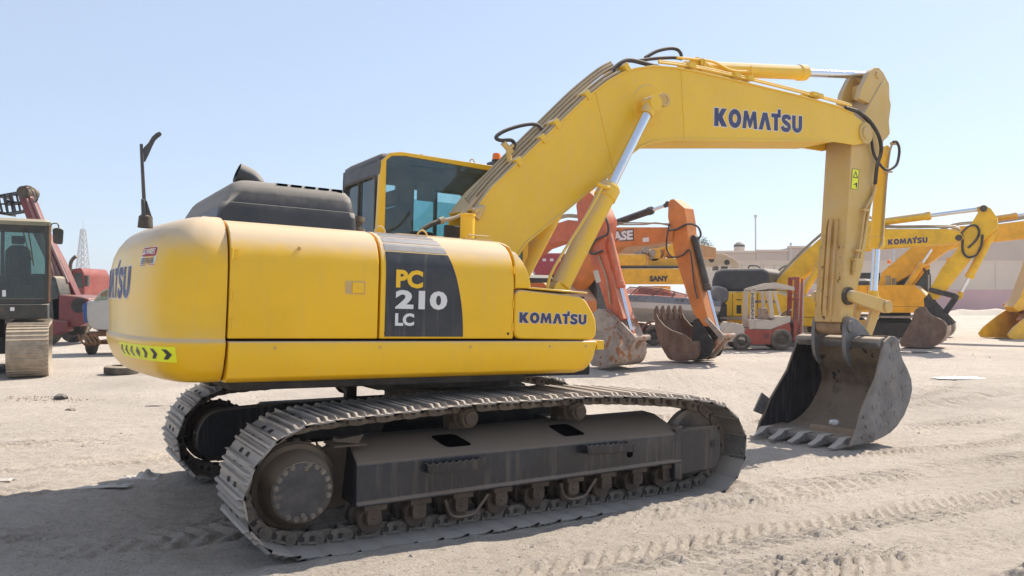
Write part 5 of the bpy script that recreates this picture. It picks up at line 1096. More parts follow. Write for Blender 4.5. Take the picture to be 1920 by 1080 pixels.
g = G(); x0, x1 = S2(1120, 0)[0], S2(1500, 0)[0]; g.box(x0, x1, -1.1, 1.1, 1.0, 1.45); g.box(x0+.6, x0+2.4, -1.2, 1.2, 1.1, 1.7); g.cyl((S2(1235, 0)[0], 0, 1.4), (S2(1235, 0)[0], 0, 2.2), .8, 24); obj('carrier', g, M['byel2'], m, .03)
for k in range(4):
    for y in (-1.0, 1.0): wheel(m, (x0+1.3+k*(x1-x0-2.4)/3, y, .55), .55, .35, M['mud'])
# ---------------- left side: excavator seen from the front
Lx = Frame(((20-960)/FPX*17.6, 17.6, -.015), math.radians(-60))
m = Lx.root('crawler_excavator', 'dark weathered excavator at the left edge, its seat seen through the front window', 'excavator', 'excavators parked behind')
def LP(px, py, X=1.35): q = Lx.P(0, X, px, py); return (q.y, q.z)
for s in (-1, 1): pass
ty = (LP(15, 0, 2.0)[0]+LP(95, 0, 2.0)[0])/2; tw = abs(LP(95, 0, 2.0)[0]-LP(15, 0, 2.0)[0])
simple('tantrack', (.30, .24, .18), .65, .25, vs=8, film=.45, dust=.5)
simple_track(m, ty, 4.2, tw, 1.12, M['tantrack']); simple_track(m, ty-2.35, 4.2, tw, 1.12, M['tantrack'])
g = G(); g.box(-1, 1, ty-2.2, ty-.2, .45, .8); g.cyl((0, ty-1.17, .7), (0, ty-1.17, 1.25), .65, 28); obj('centre_frame', g, M['blkd'], m)
simple('weath', (.016, .019, .018), .5, .3, film=.10, dust=.5, spot=((.16, .07, .03), .66, 4)); M['glassc'] = glass('clear_dark_glass', (.62, .72, .70), dirt=.07); simple('rustedge', (.26, .12, .05), .75, .3, film=.2)
yl, zt_ = LP(94, 412); yr = LP(-10, 412)[0]; zb_ = LP(50, 598)[1]; zs_ = LP(50, 570)[1]
g = G(); g.box(.0, 1.42, yr-.2, yl-.03, zb_, zs_); g.box(-2.4, .2, yl-2.7, yl-.1, zb_+.1, 2.2); obj('platform', g, M['weath'], m, .02)
simple('ygreen', (.16, .18, .13), .6, .2, film=.3, dust=.6)
g = G(); g.loft([rr_(-.3, 1.38, yr, yl, zt_-.14, .1), rr_(-.32, 1.42, yr-.0, yl+.02, zt_-.06, .1), rr_(-.25, 1.36, yr+.05, yl-.05, zt_, .1)]); cb = obj('cab_roof', g, M['ygreen'], m)
g = G(); g.box(1.30, 1.38, yl-.09, yl-.02, zs_, zt_-.12); g.box(1.30, 1.38, yr+.02, yr+.07, zs_, zt_-.12); g.box(-.28, -.2, yl-.09, yl-.01, zs_, zt_-.12); g.box(-.28, -.2, yr, yr+.08, zs_, zt_-.12); g.box(-.28, -.23, yr, yl, zs_, zs_+.7)
g.box(1.30, 1.36, yr+.05, yl-.05, zs_, zs_+.12); g.box(1.30, 1.37, yr+.05, yl-.05, zt_-.30, zt_-.12); g.box(.5, .58, yl-.07, yl-.02, zs_, zt_-.1); obj('cab_frame', g, M['weath'], m, .01)
g = G(); g.box(1.30, 1.385, yl-.022, yl+.008, zs_+.05, zt_-.13); obj('rusty_edge', g, M['rustedge'], m)
g = G(); g.box(1.335, 1.34, yr+.07, yl-.09, zs_+.1, zt_-.28); g.box(-.2, 1.3, yl-.05, yl-.045, zs_+.1, zt_-.16); g.box(-.26, -.255, yr+.05, yl-.08, zs_+.7, zt_-.16); obj('cab_windows', g, M['glassc'], m)
sy = LP(36, 0, .5)[0]; sz = LP(36, 520, .5)[1]
g = G(); g.prism(rnd([(sy-.26, sz-.05), (sy+.26, sz-.05), (sy+.24, sz+.62), (sy+.12, sz+.74), (sy-.12, sz+.74), (sy-.24, sz+.62)], .06, 3), .22, .36, 'X'); g.prism(rnd([(sy-.13, sz+.76), (sy+.13, sz+.76), (sy+.13, sz+.95), (sy-.13, sz+.95)], .05, 3), .24, .34, 'X'); g.box(.3, .85, sy-.26, sy+.26, sz-.16, sz-.02); obj('operator_seat', g, M['seat'], m, .03)
g = G()
for dy in (-.03, .05): g.tube([(1.0, sy+dy, zs_+.05), (1.0, sy+dy, zs_+.62)], .012, 6, 1)
g.tube([(1.36, sy+.20, zt_-.08), (1.40, sy+.26, zt_-.4), (1.38, sy+.33, zt_-.95), (1.37, sy+.34, zt_-1.0)], .012, 6, 4); g.tube([(1.36, sy+.12, zt_-.08), (1.40, sy+.17, zt_-.4), (1.38, sy+.30, zt_-.9)], .010, 6, 4); obj('levers', g, M['mud'], m)
u, v = LP(4, 556), LP(11, 544); g = G(); g.box(1.343, 1.346, u[0], v[0], u[1], v[1]); obj('small_label', g, M['white'], m)
u, v = LP(19, 583, 1.42), LP(27, 576, 1.42); g = G(); g.box(1.42, 1.424, u[0], v[0], u[1], v[1]); obj('reflector', g, M['white'], m)
u = LP(108, 440, 1.2); g = G(); g.prism(rnd([(u[0]-.08, u[1]-.20), (u[0]+.10, u[1]-.22), (u[0]+.12, u[1]+.12), (u[0]-.02, u[1]+.16), (u[0]-.10, u[1]+.12)], .05, 3), 1.18, 1.26, 'X'); mr_ = obj('mirror', g, M['weath'], m, .02)
g = G(); g.tube([(1.2, yl-.02, zt_-.30), (1.22, u[0]-.12, u[1]+.22), (1.22, u[0]-.0, u[1]+.24), (1.22, u[0]+.03, u[1]+.1)], .014, 6, 4); obj('mirror_arm', g, M['weath'], mr_)
# ---------------- telehandler
T_ = flat_frame(120, 27.5, 0)
m = T_.root('telehandler', 'maroon telehandler with its long boom raised, a fork carriage at the top', 'telehandler')
def T2(*p, Y=0.0): return [T_.Y(Y, q)[0] for q in p]
g = G(); g.prism(T2((147, 612), (122, 575), (96, 500), (62, 430), (40, 372), (46, 356), (58, 360), (82, 420), (118, 488), (150, 560), (158, 600)), -.16, .20); bm_ = obj('boom', g, M['maroon'], m, .02)
g = G(); g.prism(T2((120, 555), (95, 500), (70, 435), (76, 432), (104, 492), (128, 548), Y=-.2), -.24, -.165); g.tube([(a, -.27, b) for a, b in T2((60, 372), (90, 445), (128, 530), Y=-.27)], .05, 8, 1); g.tube([(a, -.30, b) for a, b in T2((50, 372), (80, 450), (104, 520), Y=-.3)], .035, 8, 1); obj('inner_boom', g, M['maroonpipe'], bm_)
g = G(); q = T2((52, 362))[0]; g.cyl((q[0], -.30, q[1]), (q[0], .35, q[1]), .22, 16)
g.tube([(a, -.32, b) for a, b in T2((40, 352), (52, 349), (66, 356), (71, 372), (66, 380), Y=-.3)], .03, 6, 4); g.tube([(a, -.28, b) for a, b in T2((44, 358), (55, 353), (62, 362), (66, 376), Y=-.3)], .03, 6, 4); obj('boom_head', g, M['mud'], bm_)
g = G()
for Y in (-.5, .5):
    for a, b in (((2, 368), (36, 362)), ((10, 402), (50, 396)), ((2, 368), (10, 402)), ((14, 366), (20, 400)), ((26, 364), (34, 398)), ((6, 384), (44, 380))): A_, B_ = T2(a, b, Y=0); g.bar((A_[0], Y*.3, A_[1]), (B_[0], Y*.3, B_[1]), .05, .06)
for a in ((3, 369), (11, 401), (27, 380)): q = T2(a)[0]; g.box(q[0]-.03, q[0]+.04, -.5, .5, q[1]-.05, q[1]+.05)
obj('fork_carriage', g, M['blk'], bm_)
g = G(); g.prism(T2((96, 560), (110, 552), (150, 556), (166, 560), (168, 600), (150, 612), (100, 612), Y=-.9), -.9, .9); g.prism(T2((118, 612), (124, 598), (156, 600), (160, 618), (130, 628)), -1.05, -.7); bd = obj('body', g, M['maroon'], m, .04)
q = T2((148, 573), Y=-.9)[0]; g = G(); g.cyl((q[0], -.93, q[1]), (q[0], -.88, q[1]), .26, 20); obj('engine_opening', g, M['blkd'], bd)
g = G(); g.prism(rnd(T2((92, 600), (92, 530), (98, 516), (104, 520), (112, 552), (112, 600), Y=-.9), .05, 2), -.9, -.2); obj('cab', g, M['weath'], m, .03)
g = G(); g.prism(rnd(T2((95, 562), (95, 532), (99, 524), (103, 527), (109, 552), (109, 560), Y=-.9), .03, 2), -.915, -.902); obj('cab_window', g, M['glassd'], m)
for px in (60, 118):
    q = T2((px, 0))[0][0]
    for y in (-.85, .85): wheel(m, (q, y, .5), .5, .38, M['mud'])
# ---------------- red truck behind
U_ = flat_frame(120, 36, 0)
m = U_.root('truck', 'red truck cab with a tall chrome exhaust stack behind the maroon machine', 'truck')
def U2(*p, Y=-1.1): return [U_.Y(Y, q)[0] for q in p]
g = G(); g.prism(rnd(U2((88, 600), (88, 505), (96, 505), (130, 505), (152, 502), (158, 515), (158, 560), (168, 566), (168, 600)), .1, 3), -1.1, 1.1); bd = obj('cab', g, simple('truck_red', (.20, .02, .014), .55, film=.15), m, .04)
g = G(); g.prism(rnd(U2((140, 540), (140, 512), (153, 512), (156, 540)), .05, 2), -1.115, -1.09); obj('side_window', g, M['glassd'], bd)
g = G(); g.tube([(a, -1.15, b) for a, b in U2((136, 560), (134, 520), (133, 500), (136, 488), (144, 480))], .08, 10, 4); obj('exhaust_stack', g, M['mud'], m)
g = G(); g.box(U2((60, 0))[0][0], U2((168, 0))[0][0], -.5, .5, .6, .85); g.box(U2((160, 0))[0][0], U2((168, 0))[0][0], -1.1, 1.1, .4, .8); obj('chassis', g, M['blkd'], m)
for px in (75, 90, 152):
    q = U2((px, 0))[0][0]
    for y in (-.95, .95): wheel(m, (q, y, .5), .5, .3, M['mud'])
g = G(); q = U2((166, 525))[0]; g.box(q[0]-.05, q[0]+.1, -1.35, -1.2, q[1]-.3, q[1]+.2); g.tube([(q[0], -1.2, q[1]+.1), (q[0]-.2, -1.05, q[1]+.1)], .02, 6, 1); obj('mirror', g, M['rubber'], m)
# ---------------- white vehicle body with a blue panel
V_ = flat_frame(185, 22.6, 12)
m = V_.root('motorboat', 'white boat with a blue stern panel and a greenish windscreen, behind the yellow counterweight', 'boat', 'motorboats')
def V2(*p, Y=-.8): return [V_.Y(Y, q)[0] for q in p]
simple('boatw', (.58, .56, .52), .45, .05, film=.15, dust=.2)
g = G(); q = V2((158, 578), (166, 562), (178, 566), (210, 560), (250, 560), (330, 570), (330, 610), (250, 620), (175, 618), (164, 606)); g.prism(rnd(q, .06, 2), -.8, .9); hl = obj('hull', g, M['boatw'], m, .03)
g = G(); g.prism(V2((154, 572), (163, 566), (163, 606), (157, 604)), -.82, .9); obj('stern_panel', g, mat('boat_blue', (.03, .09, .28), .4, .08, film=.1), hl, .02)
g = G(); g.prism(V2((175, 566), (188, 549), (206, 540), (235, 540), (255, 560)), -.70, -.69); g.cut(); g.prism(V2((175, 566), (188, 549), (206, 540), (235, 540), (255, 560)), .79, .80); objs('windscreen', g, glass('green_screen', (.55, .75, .66), dirt=.25), hl)
g = G()
for y in (-.71, .80):
    g.cut()
    for a, b in (((175, 567), (188, 549)), ((188, 549), (206, 540)), ((188, 549), (184, 566)), ((206, 540), (240, 540)), ((204, 542), (201, 564)), ((175, 566), (215, 562))):
        A_, B_ = V2(a, b, Y=-.71); g.tube([(A_[0], y, A_[1]), (B_[0], y, B_[1])], .02, 6, 1)
objs('windscreen_frame', g, M['cream'], hl)
t = V_.root('boat_trailer', 'rusty axle and small wheels of the trailer under the white boat with the blue panel', 'trailer')
g = G(); q = V2((160, 0), (330, 0)); g.box(q[0][0], q[1][0], -.6, -.5, .55, .65); g.box(q[0][0], q[1][0], .5, .6, .55, .65); x_ = V2((172, 0))[0][0]; g.box(x_-.04, x_+.04, -.8, .8, .3, .4)
for k in range(5): g.tube([(x_-.3+.1*k, -.82+.05*(k % 2), .62), (x_-.2+.12*k, -.85, .42), (x_-.1+.08*k, -.8, .30)], .03, 6, 3)
g.box(q[0][0], q[0][0]+.1, -.6, .6, .52, .66); obj('trailer_frame', g, M['rustedge'], t, .01)
for px in (161, 262):
    q = V2((px, 0))[0][0]; wheel(t, (q, -.1, .34), .34, .20, M['mud'], ax=(1, 0, 0))
g = G(); q = V2((161, 0), (262, 0)); g.tube([(q[0][0], -.1, .34), (q[1][0], -.1, .34)], .05, 8, 1); obj('axle', g, M['rustedge'], t)
# ================================================================== walls, buildings, masts, trees, small things
def world_box(g, x0, x1, y0, y1, z0, z1): g.box(x0, x1, y0, y1, z0, z1)
def wx(px, d): return (px-960)/FPX*d
def wz(py, d): return CAMH+(555-py)/FPX*d
D = 75
simple('wallc', (.64, .53, .43), .9, .06, vs=.3, film=.12); simple('wallp', (.60, .37, .37), .9, .06, vs=.4, film=.12); simple('build', (.50, .41, .335), .9, .06, vs=.2, film=.1)
wm = bpy.data.objects.new('boundary_wall', None); col.objects.link(wm); wm.location = (wx(1300, D), D, 0); tag(wm, 'long beige boundary wall with a dull pink band along its foot', 'wall')
x0, x1 = 0, 62; g = G(); g.box(x0, x1, 0, .3, wz(543, D), wz(491, D)); obj('upper_wall', g, M['wallc'], wm)
g = G(); g.box(x0, x1, -.02, .3, -1, wz(543, D)); obj('pink_band', g, M['wallp'], wm)
g = G(); g.box(x0, x1, -.08, .36, wz(491, D), wz(491, D)+.12); obj('coping', g, M['wallc'], wm)
g = G()
for k in range(14): g.box(2+k*4.6, 2.03+k*4.6, -.024, .0, wz(543, D)+.01, wz(491, D))
obj('joints', g, M['build'], wm)
D2 = 92
bm_ = bpy.data.objects.new('warehouse', None); col.objects.link(bm_); bm_.location = (wx(1330, D2), D2, 0); tag(bm_, 'low flat roofed beige building with stepped parapet behind the boundary wall', 'building')
g = G(); b0 = wx(1330, D2)
for a, b, py in ((1335, 1418, 474), (1418, 1478, 472), (1478, 1600, 465), (1600, 1760, 458), (1760, 2400, 446)): g.box(wx(a, D2)-b0, wx(b, D2)-b0-.02, 0, 14, -1, wz(py, D2))
obj('walls', g, M['build'], bm_, .05)
g = G()
for a, b, py in ((1335, 1418, 474), (1418, 1478, 472), (1478, 1600, 465), (1600, 1760, 458), (1760, 2400, 446)): g.box(wx(a, D2)-b0, wx(b, D2)-b0-.02, -.15, .4, wz(py, D2)+.003, wz(py, D2)+.25)
obj('parapet', g, M['wallc'], bm_)
wt = bpy.data.objects.new('water_tank', None); col.objects.link(wt); wt.location = (wx(1405, D2), D2+4, wz(473, D2)); tag(wt, 'round water tank with a dark lid on the roof of the low building', 'water tank')
r = (wx(1417, D2)-wx(1396, D2))/2; h = wz(459, D2)-wz(473, D2); g = G(); g.lathe((0, 0, -.3), (0, 0, 1), [(0, r), (h+.3, r), (h+.3, r*.9)], 20); obj('tank', g, M['wallc'], wt); g = G(); g.lathe((0, 0, h), (0, 0, 1), [(0, r*1.04), (.25, r*1.0), (.55, r*.5), (.6, .1)], 20); obj('lid', g, M['cabd'], wt)
def mast(px, py0, py1, d, r, lab, nm='antenna_mast', cat='mast'):
    g = G(); z1 = wz(py0, d); g.lathe((0, 0, 0), (0, 0, 1), [(0, r), (z1-.3, r*.7), (z1-.28, r*1.6), (z1, r*1.4)], 8); o = obj(nm, g, mat('mast_metal', (.5, .5, .5), .5, .05) if 'mast_metal' not in bpy.data.materials else bpy.data.materials['mast_metal'], None); o.location = (wx(px, d), d, 0); tag(o, lab, cat); return o
mast(1417, 403, 473, 93, .13, 'thin tall pale mast rising just right of the roof tank'); mast(1483, 455, 466, 91.5, .09, 'short thin rod on the parapet step of the low building', 'lightning_rod', 'rod'); mast(1676, 440, 500, 73, .12, 'pale lamp post before the wall beside the orange beacon', 'lamp_post', 'lamp post')
# lattice tower
tw_ = bpy.data.objects.new('lattice_tower', None); col.objects.link(tw_); d = 260; tw_.location = (wx(155, d), d, 0); tag(tw_, 'slender steel lattice tower far behind on the left', 'tower'); g = G(); zt_ = wz(430, d)
def tp_(k, s1, s2): w_ = 2.2*(1-k)+.5*k; return Vector((s1*w_/1, s2*w_/1, zt_*k))
for s1 in (-1, 1):
    for s2 in (-1, 1): g.bar(tp_(0, s1, s2), tp_(1, s1, s2), .34, .34)
for k in range(12):
    a, b = k/12, (k+1)/12
    for s in (-1, 1): g.bar(tp_(a, s, -1), tp_(b, -s, -1), .22, .22); g.bar(tp_(a, s, 1), tp_(b, -s, 1), .22, .22); g.bar(tp_(a, s, -1), tp_(b, s, 1), .22, .22)
    g.bar(tp_(b, -1, -1), tp_(b, 1, -1), .22, .22)
obj('lattice', g, bpy.data.materials['mast_metal'], tw_)
g = G(); g.lathe((0, 0, zt_), (0, 0, 1), [(0, .12), (4, .05)], 6); obj('tip', g, bpy.data.materials['mast_metal'], tw_)
mast(163, 482, 560, 150, .14, 'thin lamp post right of the lattice tower', 'lamp_post', 'lamp post'); mast(201, 512, 560, 160, .1, 'very thin pole above the distant parked cars', 'pole', 'pole')
# trees
def tree(px, d, ztop, rad, label, seed, group=None, squash=.8, zc=None):
    rg = np.random.default_rng(seed); root = bpy.data.objects.new('tree', None); col.objects.link(root); root.location = (wx(px, d), d, 0); tag(root, label, 'tree', group)
    g = G(); zc = zc or ztop-rad*squash; g.tube([(0, 0, 0), (.1, 0, zc*.5), (0, .1, zc)], .16*rad/2, 7, 3)
    cl_ = []
    for k in range(16):
        v = rg.normal(size=3); v /= np.linalg.norm(v); v *= rad*rg.uniform(.35, .85); v[2] = v[2]*squash; c = Vector((v[0], v[1], zc+v[2])); cl_.append(c)
        g.tube([(0, 0, zc*.75), tuple(Vector((0, 0, zc*.8))*.5+c*.5), tuple(c)], .03*rad/2, 5, 2)
    obj('trunk', g, M['rustedge'], root)
    g = G(); vs = []; fs = []
    for c in cl_:
        for j in range(150):
            p = np.array(c)+rg.normal(size=3)*rad*.20; a = rg.normal(size=3); a /= np.linalg.norm(a); b = np.cross(a, rg.normal(size=3)); b /= np.linalg.norm(b); s = rad*.045*rg.uniform(.6, 1.4); i = len(vs)
            vs += [tuple(p-a*s), tuple(p+b*s*.5), tuple(p+a*s), tuple(p-b*s*.5)]; fs.append((i, i+1, i+2, i+3))
    g.add(vs, fs); obj('crown', g, M['leaf'], root, recalc=False)
M['leaf'] = mat('leaves', (.075, .11, .035), .7, .5, vs=2.2)
tree(1318, 80, wz(447, 80), 1.3, 'small green tree showing above the wall left of the roof tank', 3)
for k, (px, py, r) in enumerate(((188, 523, 3.2), (205, 521, 4.0), (225, 522, 4.0))):
    tree(px, 230, wz(py, 230), r*1.2, ('hazy tree, leftmost of the three far trees beyond the parked cars', 'hazy tree, middle one of the three far trees beyond the parked cars', 'hazy tree beside the counterweight, rightmost of the three far trees')[k], 20+k, 'far trees on the left')
# distant parked cars
def car(px, d, c, label, yawd=0, nm='parked_car', van=False, L=4.5):
    root = bpy.data.objects.new(nm, None); col.objects.link(root); root.location = (wx(px, d), d, -.01); root.rotation_euler = (0, 0, math.radians(yawd)); tag(root, label, 'van' if van else 'car', 'cars parked far behind on the left')
    h = 1.9 if van else 1.45; mt = mat(nm+'_paint', c, .35, .05, film=.15, dust=.3); L2 = L/2
    lo = [(-L2, .3), (L2, .3), (L2, .7), (L2-.1, .85), (L2-1.1, .95), (-L2+.1, .98), (-L2, .8)]; g = G(); g.prism(rnd(lo, .1, 3), -.85, .85); b = obj('body', g, mt, root, .04)
    cab_ = [(L2-1.3, .93), (L2-1.9, h), (-L2+.9 if not van else -L2+.2, h), (-L2+.25 if not van else -L2+.08, .95)]
    g = G(); g.loft([[(x, s*(.80 if z < 1.2 else .66), z) for x, z in cab_] for s in (-1, 1)]); obj('roof', g, mt, b, .04)
    gl = [(L2-1.45, .98), (L2-1.93, h-.1), (-L2+1.0 if not van else -L2+.5, h-.1), (-L2+.5, .99)]; g = G(); g.loft([[(x, s*(.815 if z < 1.2 else .70), z) for x, z in gl] for s in (-1, 1)]); g.box(L2-1.62, L2-1.5, -.6, .6, 1.0, h-.15); obj('windows', g, M['glassd'] if 0 else M['rubber'], b)
    for x in (-L2+.8, L2-.85):
        for y in (-.8, .8): wheel(root, (x, y, .32), .32, .2, M['mud'])
car(197, 58, (.62, .60, .58), 'white saloon car, nearer one right of the red truck', -75); car(214, 72, (.60, .60, .60), 'white pickup like car behind the windscreen of the white boat', -80, van=True)
car(172, 50, (.16, .04, .05), 'dark red car beside the red truck', -70); car(187, 95, (.6, .58, .55), 'white van farthest back under the hazy trees', 10, van=True, L=5)
# cream lorry body behind the yellow excavator and the tan boom
LB = Frame((wx(1335, 44), 44, 0), 0); m = LB.root('flatbed_lorry', 'long cream lorry body with low side rails behind the black engine hood', 'lorry')
a0, a1 = 0, wx(1560, 44)-wx(1335, 44); g = G(); g.box(a0, a1, -1.2, 1.2, wz(532, 44), wz(508, 44)); obj('side_boards', g, M['cream'], m, .02)
g = G()
for k in range(12): x = a0+.1+(a1-a0-.25)*k/11; g.box(x, x+.08, -1.24, -1.2, wz(532, 44), wz(497, 44)); g.box(x, x+.08, 1.2, 1.24, wz(532, 44), wz(497, 44))
g.box(a0, a1, -1.25, -1.21, wz(500, 44), wz(498.5, 44)); obj('rails', g, M['cream'], m)
g = G(); g.box(a0-.2, a1, -.5, .5, .75, 1.05); g.box(a1+.1, a1+2.2, -1.2, 1.2, .8, 3.0); obj('chassis', g, M['blkd'], m)
for k in range(4):
    for y in (-1.0, 1.0): wheel(m, (a0+1+k*(a1-a0-2)/3, y, .5), .5, .3, M['mud'])
TB = Frame((wx(1345, 50), 50, 0), 0); m = TB.root('loading_crane', 'tan curved crane boom lying above the cream lorry, left of the roof tank', 'crane boom')
g = G(); pl = [TB.Y(0, p)[0] for p in ((1316, 500), (1318, 478), (1335, 474), (1358, 477), (1375, 486), (1388, 500), (1380, 503), (1345, 500))]; g.prism(pl, -.3, .3); bb_ = obj('boom', g, mat('tan_paint', (.50, .36, .22), .6, .1, film=.3), m, .03)
g = G()
for p in ((1334, 487), (1363, 492)): q = TB.Y(-.3, p)[0]; g.cyl((q[0], -.32, q[1]), (q[0], -.29, q[1]), .18, 14)
obj('pin_holes', g, M['blkd'], bb_)
g = G(); q = TB.Y(0, (1350, 500))[0]; g.box(q[0]-.4, q[0]+.4, -.4, .4, 0, q[1]); g.box(q[0]-1.6, q[0]+1.6, -1.1, 1.1, .4, 1.1); obj('base', g, M['mud'], m, .02)
# crimson machine body seen under the nearest boom
CR = Frame((wx(1030, 30), 30, 0), 0); m = CR.root('tanker_body', 'crimson tank body with white marks seen between the lift cylinders of the nearest excavator', 'tank')
g = G(); q0, q1 = CR.Y(-1, (1000, 516), (1068, 474)); g.prism(rnd([(q0[0], q0[1]), (q1[0], q0[1]), (q1[0], q1[1]), (q0[0], q1[1])], .3, 4), -1, 1); tk = obj('tank', g, mat('crimson_paint', (.36, .03, .05), .45, .1, film=.15, dust=.4), m, .05)
g = G(); g.box(q0[0], q1[0], -.8, .8, .8, q0[1]); g.box(q0[0]+.3, q1[0]-.3, -.9, .9, .5, .8); obj('chassis', g, M['mud'], m, .02)
for x in (q0[0]+.5, q1[0]-.5):
    for y in (-.9, .9): wheel(m, (x, y, .5), .5, .3, M['mud'])
g = G(); 
for k in range(4): x = q0[0]+.35+k*.28; g.box(x, x+.13, -1.006, -1.0, q1[1]-.32, q1[1]-.22)
obj('white_marks', g, M['white'], tk)
# rubble ridge at the foot of the wall
# ================================================================== ground
def h2(ix, iy, seed):
    a = (ix.astype(np.int64)*374761393+iy.astype(np.int64)*668265263+seed*982451653) & 0xffffffff
    a = ((a ^ (a >> 13))*1274126177) & 0xffffffff; a = a ^ (a >> 16); return (a & 0xffff)/65535.0
def vn(x, y, s, seed):
    x = x/s; y = y/s; ix = np.floor(x); iy = np.floor(y); fx = x-ix; fy = y-iy; fx = fx*fx*(3-2*fx); fy = fy*fy*(3-2*fy)
    a = h2(ix, iy, seed); b = h2(ix+1, iy, seed); c = h2(ix, iy+1, seed); d = h2(ix+1, iy+1, seed)
    return (a*(1-fx)+b*fx)*(1-fy)+(c*(1-fx)+d*fx)*fy-.5
def sm(a, b, x): t = np.clip((x-a)/(b-a), 0, 1); return t*t*(3-2*t)
E2 = F.R; TT = F.T
def ground_z(x, y, detail=True):
    x = np.asarray(x, float); y = np.asarray(y, float)
    nx, ny, nz_ = E2[0][2], E2[1][2], E2[2][2]
    pz = TT.z-(nx*(x-TT.x)+ny*(y-TT.y))/nz_          # the machine stands in this plane
    r = np.hypot(x-TT.x-1.2, y-TT.y-.8); wgt = 1-sm(5.5, 13, r)
    z = pz*wgt-.012
    if not detail: return z
    z = z+vn(x, y, 2.3, 1)*.05*sm(2, 9, r)+vn(x, y, .9, 2)*.022+vn(x, y, .33, 3)*.012+vn(x, y, .055, 44)*.007+vn(x, y, .13, 4)*.012*(.4+1.2*sm(-.2, .3, vn(x, y, 1.7, 41)))
    far = 1-sm(14, 30, np.hypot(x, y-3))
    u = x*math.cos(.46)+y*math.sin(.46); v = -x*math.sin(.46)+y*math.cos(.46)       # direction the plant drives in
    z = z+vn(u*.14, v, .085, 5)*.016*far+vn(u*.12, v, .28, 6)*.022*far
    for c0, wd, pt, dp, ch, sd in ((3.35, .26, .13, .020, 1.3, 11), (4.05, .24, .13, .018, -1.1, 12), (5.55, .27, .16, .014, .8, 13), (2.55, .30, .19, .030, .9, 14), (1.35, .30, .19, .022, -.9, 15), (6.35, .2, .12, .014, 1.2, 16), (8.6, .26, .12, .018, -1.2, 17), (9.7, .26, .12, .018, 1.2, 18), (4.75, .14, .10, .012, 1.5, 19), (.45, .28, .17, .020, 1.1, 21), (2.0, .22, .12, .014, -1.3, 22), (7.4, .28, .14, .014, 1.0, 23), (-.6, .3, .19, .02, -1, 24)):
        q = v-c0-vn(u, v*0, 3.2, sd)*.55; inside = 1-sm(wd*.75, wd, np.abs(q)); fade = sm(-.32, .05, vn(u, v, 1.3, sd+20))*far
        z = z+inside*fade*(np.clip(np.sin((u+ch*np.abs(q)*.9)*2*PI/pt+1.6*vn(u, v, .3, sd+5))*2.2, -.6, 1)*.5+.5*vn(u, v, .05, sd+9))*dp*2.6*(.6+.8*np.abs(vn(u, v, .25, sd+7))*2)
        z = z-(1-sm(wd*.8, wd*1.2, np.abs(q)))*.008*far+np.exp(-((np.abs(q)-wd*1.1)/.05)**2)*.007*far
    # loose sand thrown up beside and before the near track
    Xm = (x-TT.x)*E2[0][0]+(y-TT.y)*E2[1][0]; Ym = (x-TT.x)*E2[0][1]+(y-TT.y)*E2[1][1]
    z = z+np.exp(-((Ym+1.66)/.16)**2)*sm(-.2, 1.4, Xm)*(1-sm(2.15, 2.5, Xm))*(.085+.05*vn(x, y, .16, 31)+.03*vn(x, y, .06, 32))
    z = z+np.exp(-((Xm-2.25)/.16)**2)*(1-sm(.40, .52, np.abs(np.abs(Ym)-1.19)))*(.085+.05*vn(x, y, .2, 33))
    z = z+np.exp(-((Ym+1.55)/.20)**2)*(1-sm(-2.1, 1.0, Xm))*sm(-2.6, -1.8, Xm)*.012
    bx, by = Xm-4.95, Ym+.1; z = z+np.exp(-((bx+.55)/.3)**2)*(1-sm(.5, .8, np.abs(by)))*.02*vn(x, y, .12, 35)
    # hollow so the bucket and the tracks stay clear of the bumps
    z = np.where((np.abs(np.abs(Ym)-1.19) < .33) & (np.abs(Xm) < 2.0), np.minimum(z, pz-.005+.0*x), z)
    return z
def axis(lo, hi, step, far, n):
    a = np.arange(lo, hi+1e-6, step); g_ = np.geomspace(step*1.5, far, n); return np.concatenate([lo-g_[::-1], a, hi+g_])
xs = axis(-5.6, 8.6, .022, 900, 74); ys_ = axis(3.2, 11.5, .022, 900, 110); 
NX, NY = len(xs), len(ys_); GX, GY = np.meshgrid(xs, ys_)
GZ = ground_z(GX, GY)
co = np.stack([GX, GY, GZ], -1).reshape(-1, 3)
ii = np.arange(NX*NY).reshape(NY, NX); q = np.stack([ii[:-1, :-1], ii[:-1, 1:], ii[1:, 1:], ii[1:, :-1]], -1).reshape(-1, 4)
me = bpy.data.meshes.new('ground'); me.vertices.add(len(co)); me.vertices.foreach_set('co', co.ravel()); me.loops.add(q.size); me.loops.foreach_set('vertex_index', q.ravel())
me.polygons.add(len(q)); me.polygons.foreach_set('loop_start', np.arange(0, q.size, 4)); me.polygons.foreach_set('loop_total', np.full(len(q), 4)); me.update(); me.validate()
me.polygons.foreach_set('use_smooth', [True]*len(q))
go = bpy.data.objects.new('ground', me); col.objects.link(go); tag(go, kind='structure')
gm = mat('sandy_ground', (.585, .51, .43), .95, .10, .45, film=.0, bump=.0, spec=.1)
n_ = gm.node_tree.nodes; L_ = gm.node_tree.links; b_ = n_['Principled BSDF']
tc = n_.new('ShaderNodeTexCoord')
def nn(s, d, r, k=0):
    t = n_.new('ShaderNodeTexNoise'); t.inputs['Scale'].default_value = s; t.inputs['Detail'].default_value = d; t.inputs['Roughness'].default_value = r; t.inputs['Distortion'].default_value = k; L_.new(tc.outputs['Object'], t.inputs[0]); return t.outputs[0]
def mth(op, a, b=None):
    t = n_.new('ShaderNodeMath'); t.operation = op
    for i, v in enumerate((a, b)):
        if v is None: continue
        if isinstance(v, (int, float)): t.inputs[i].default_value = v
        else: L_.new(v, t.inputs[i])
    return t.outputs[0]
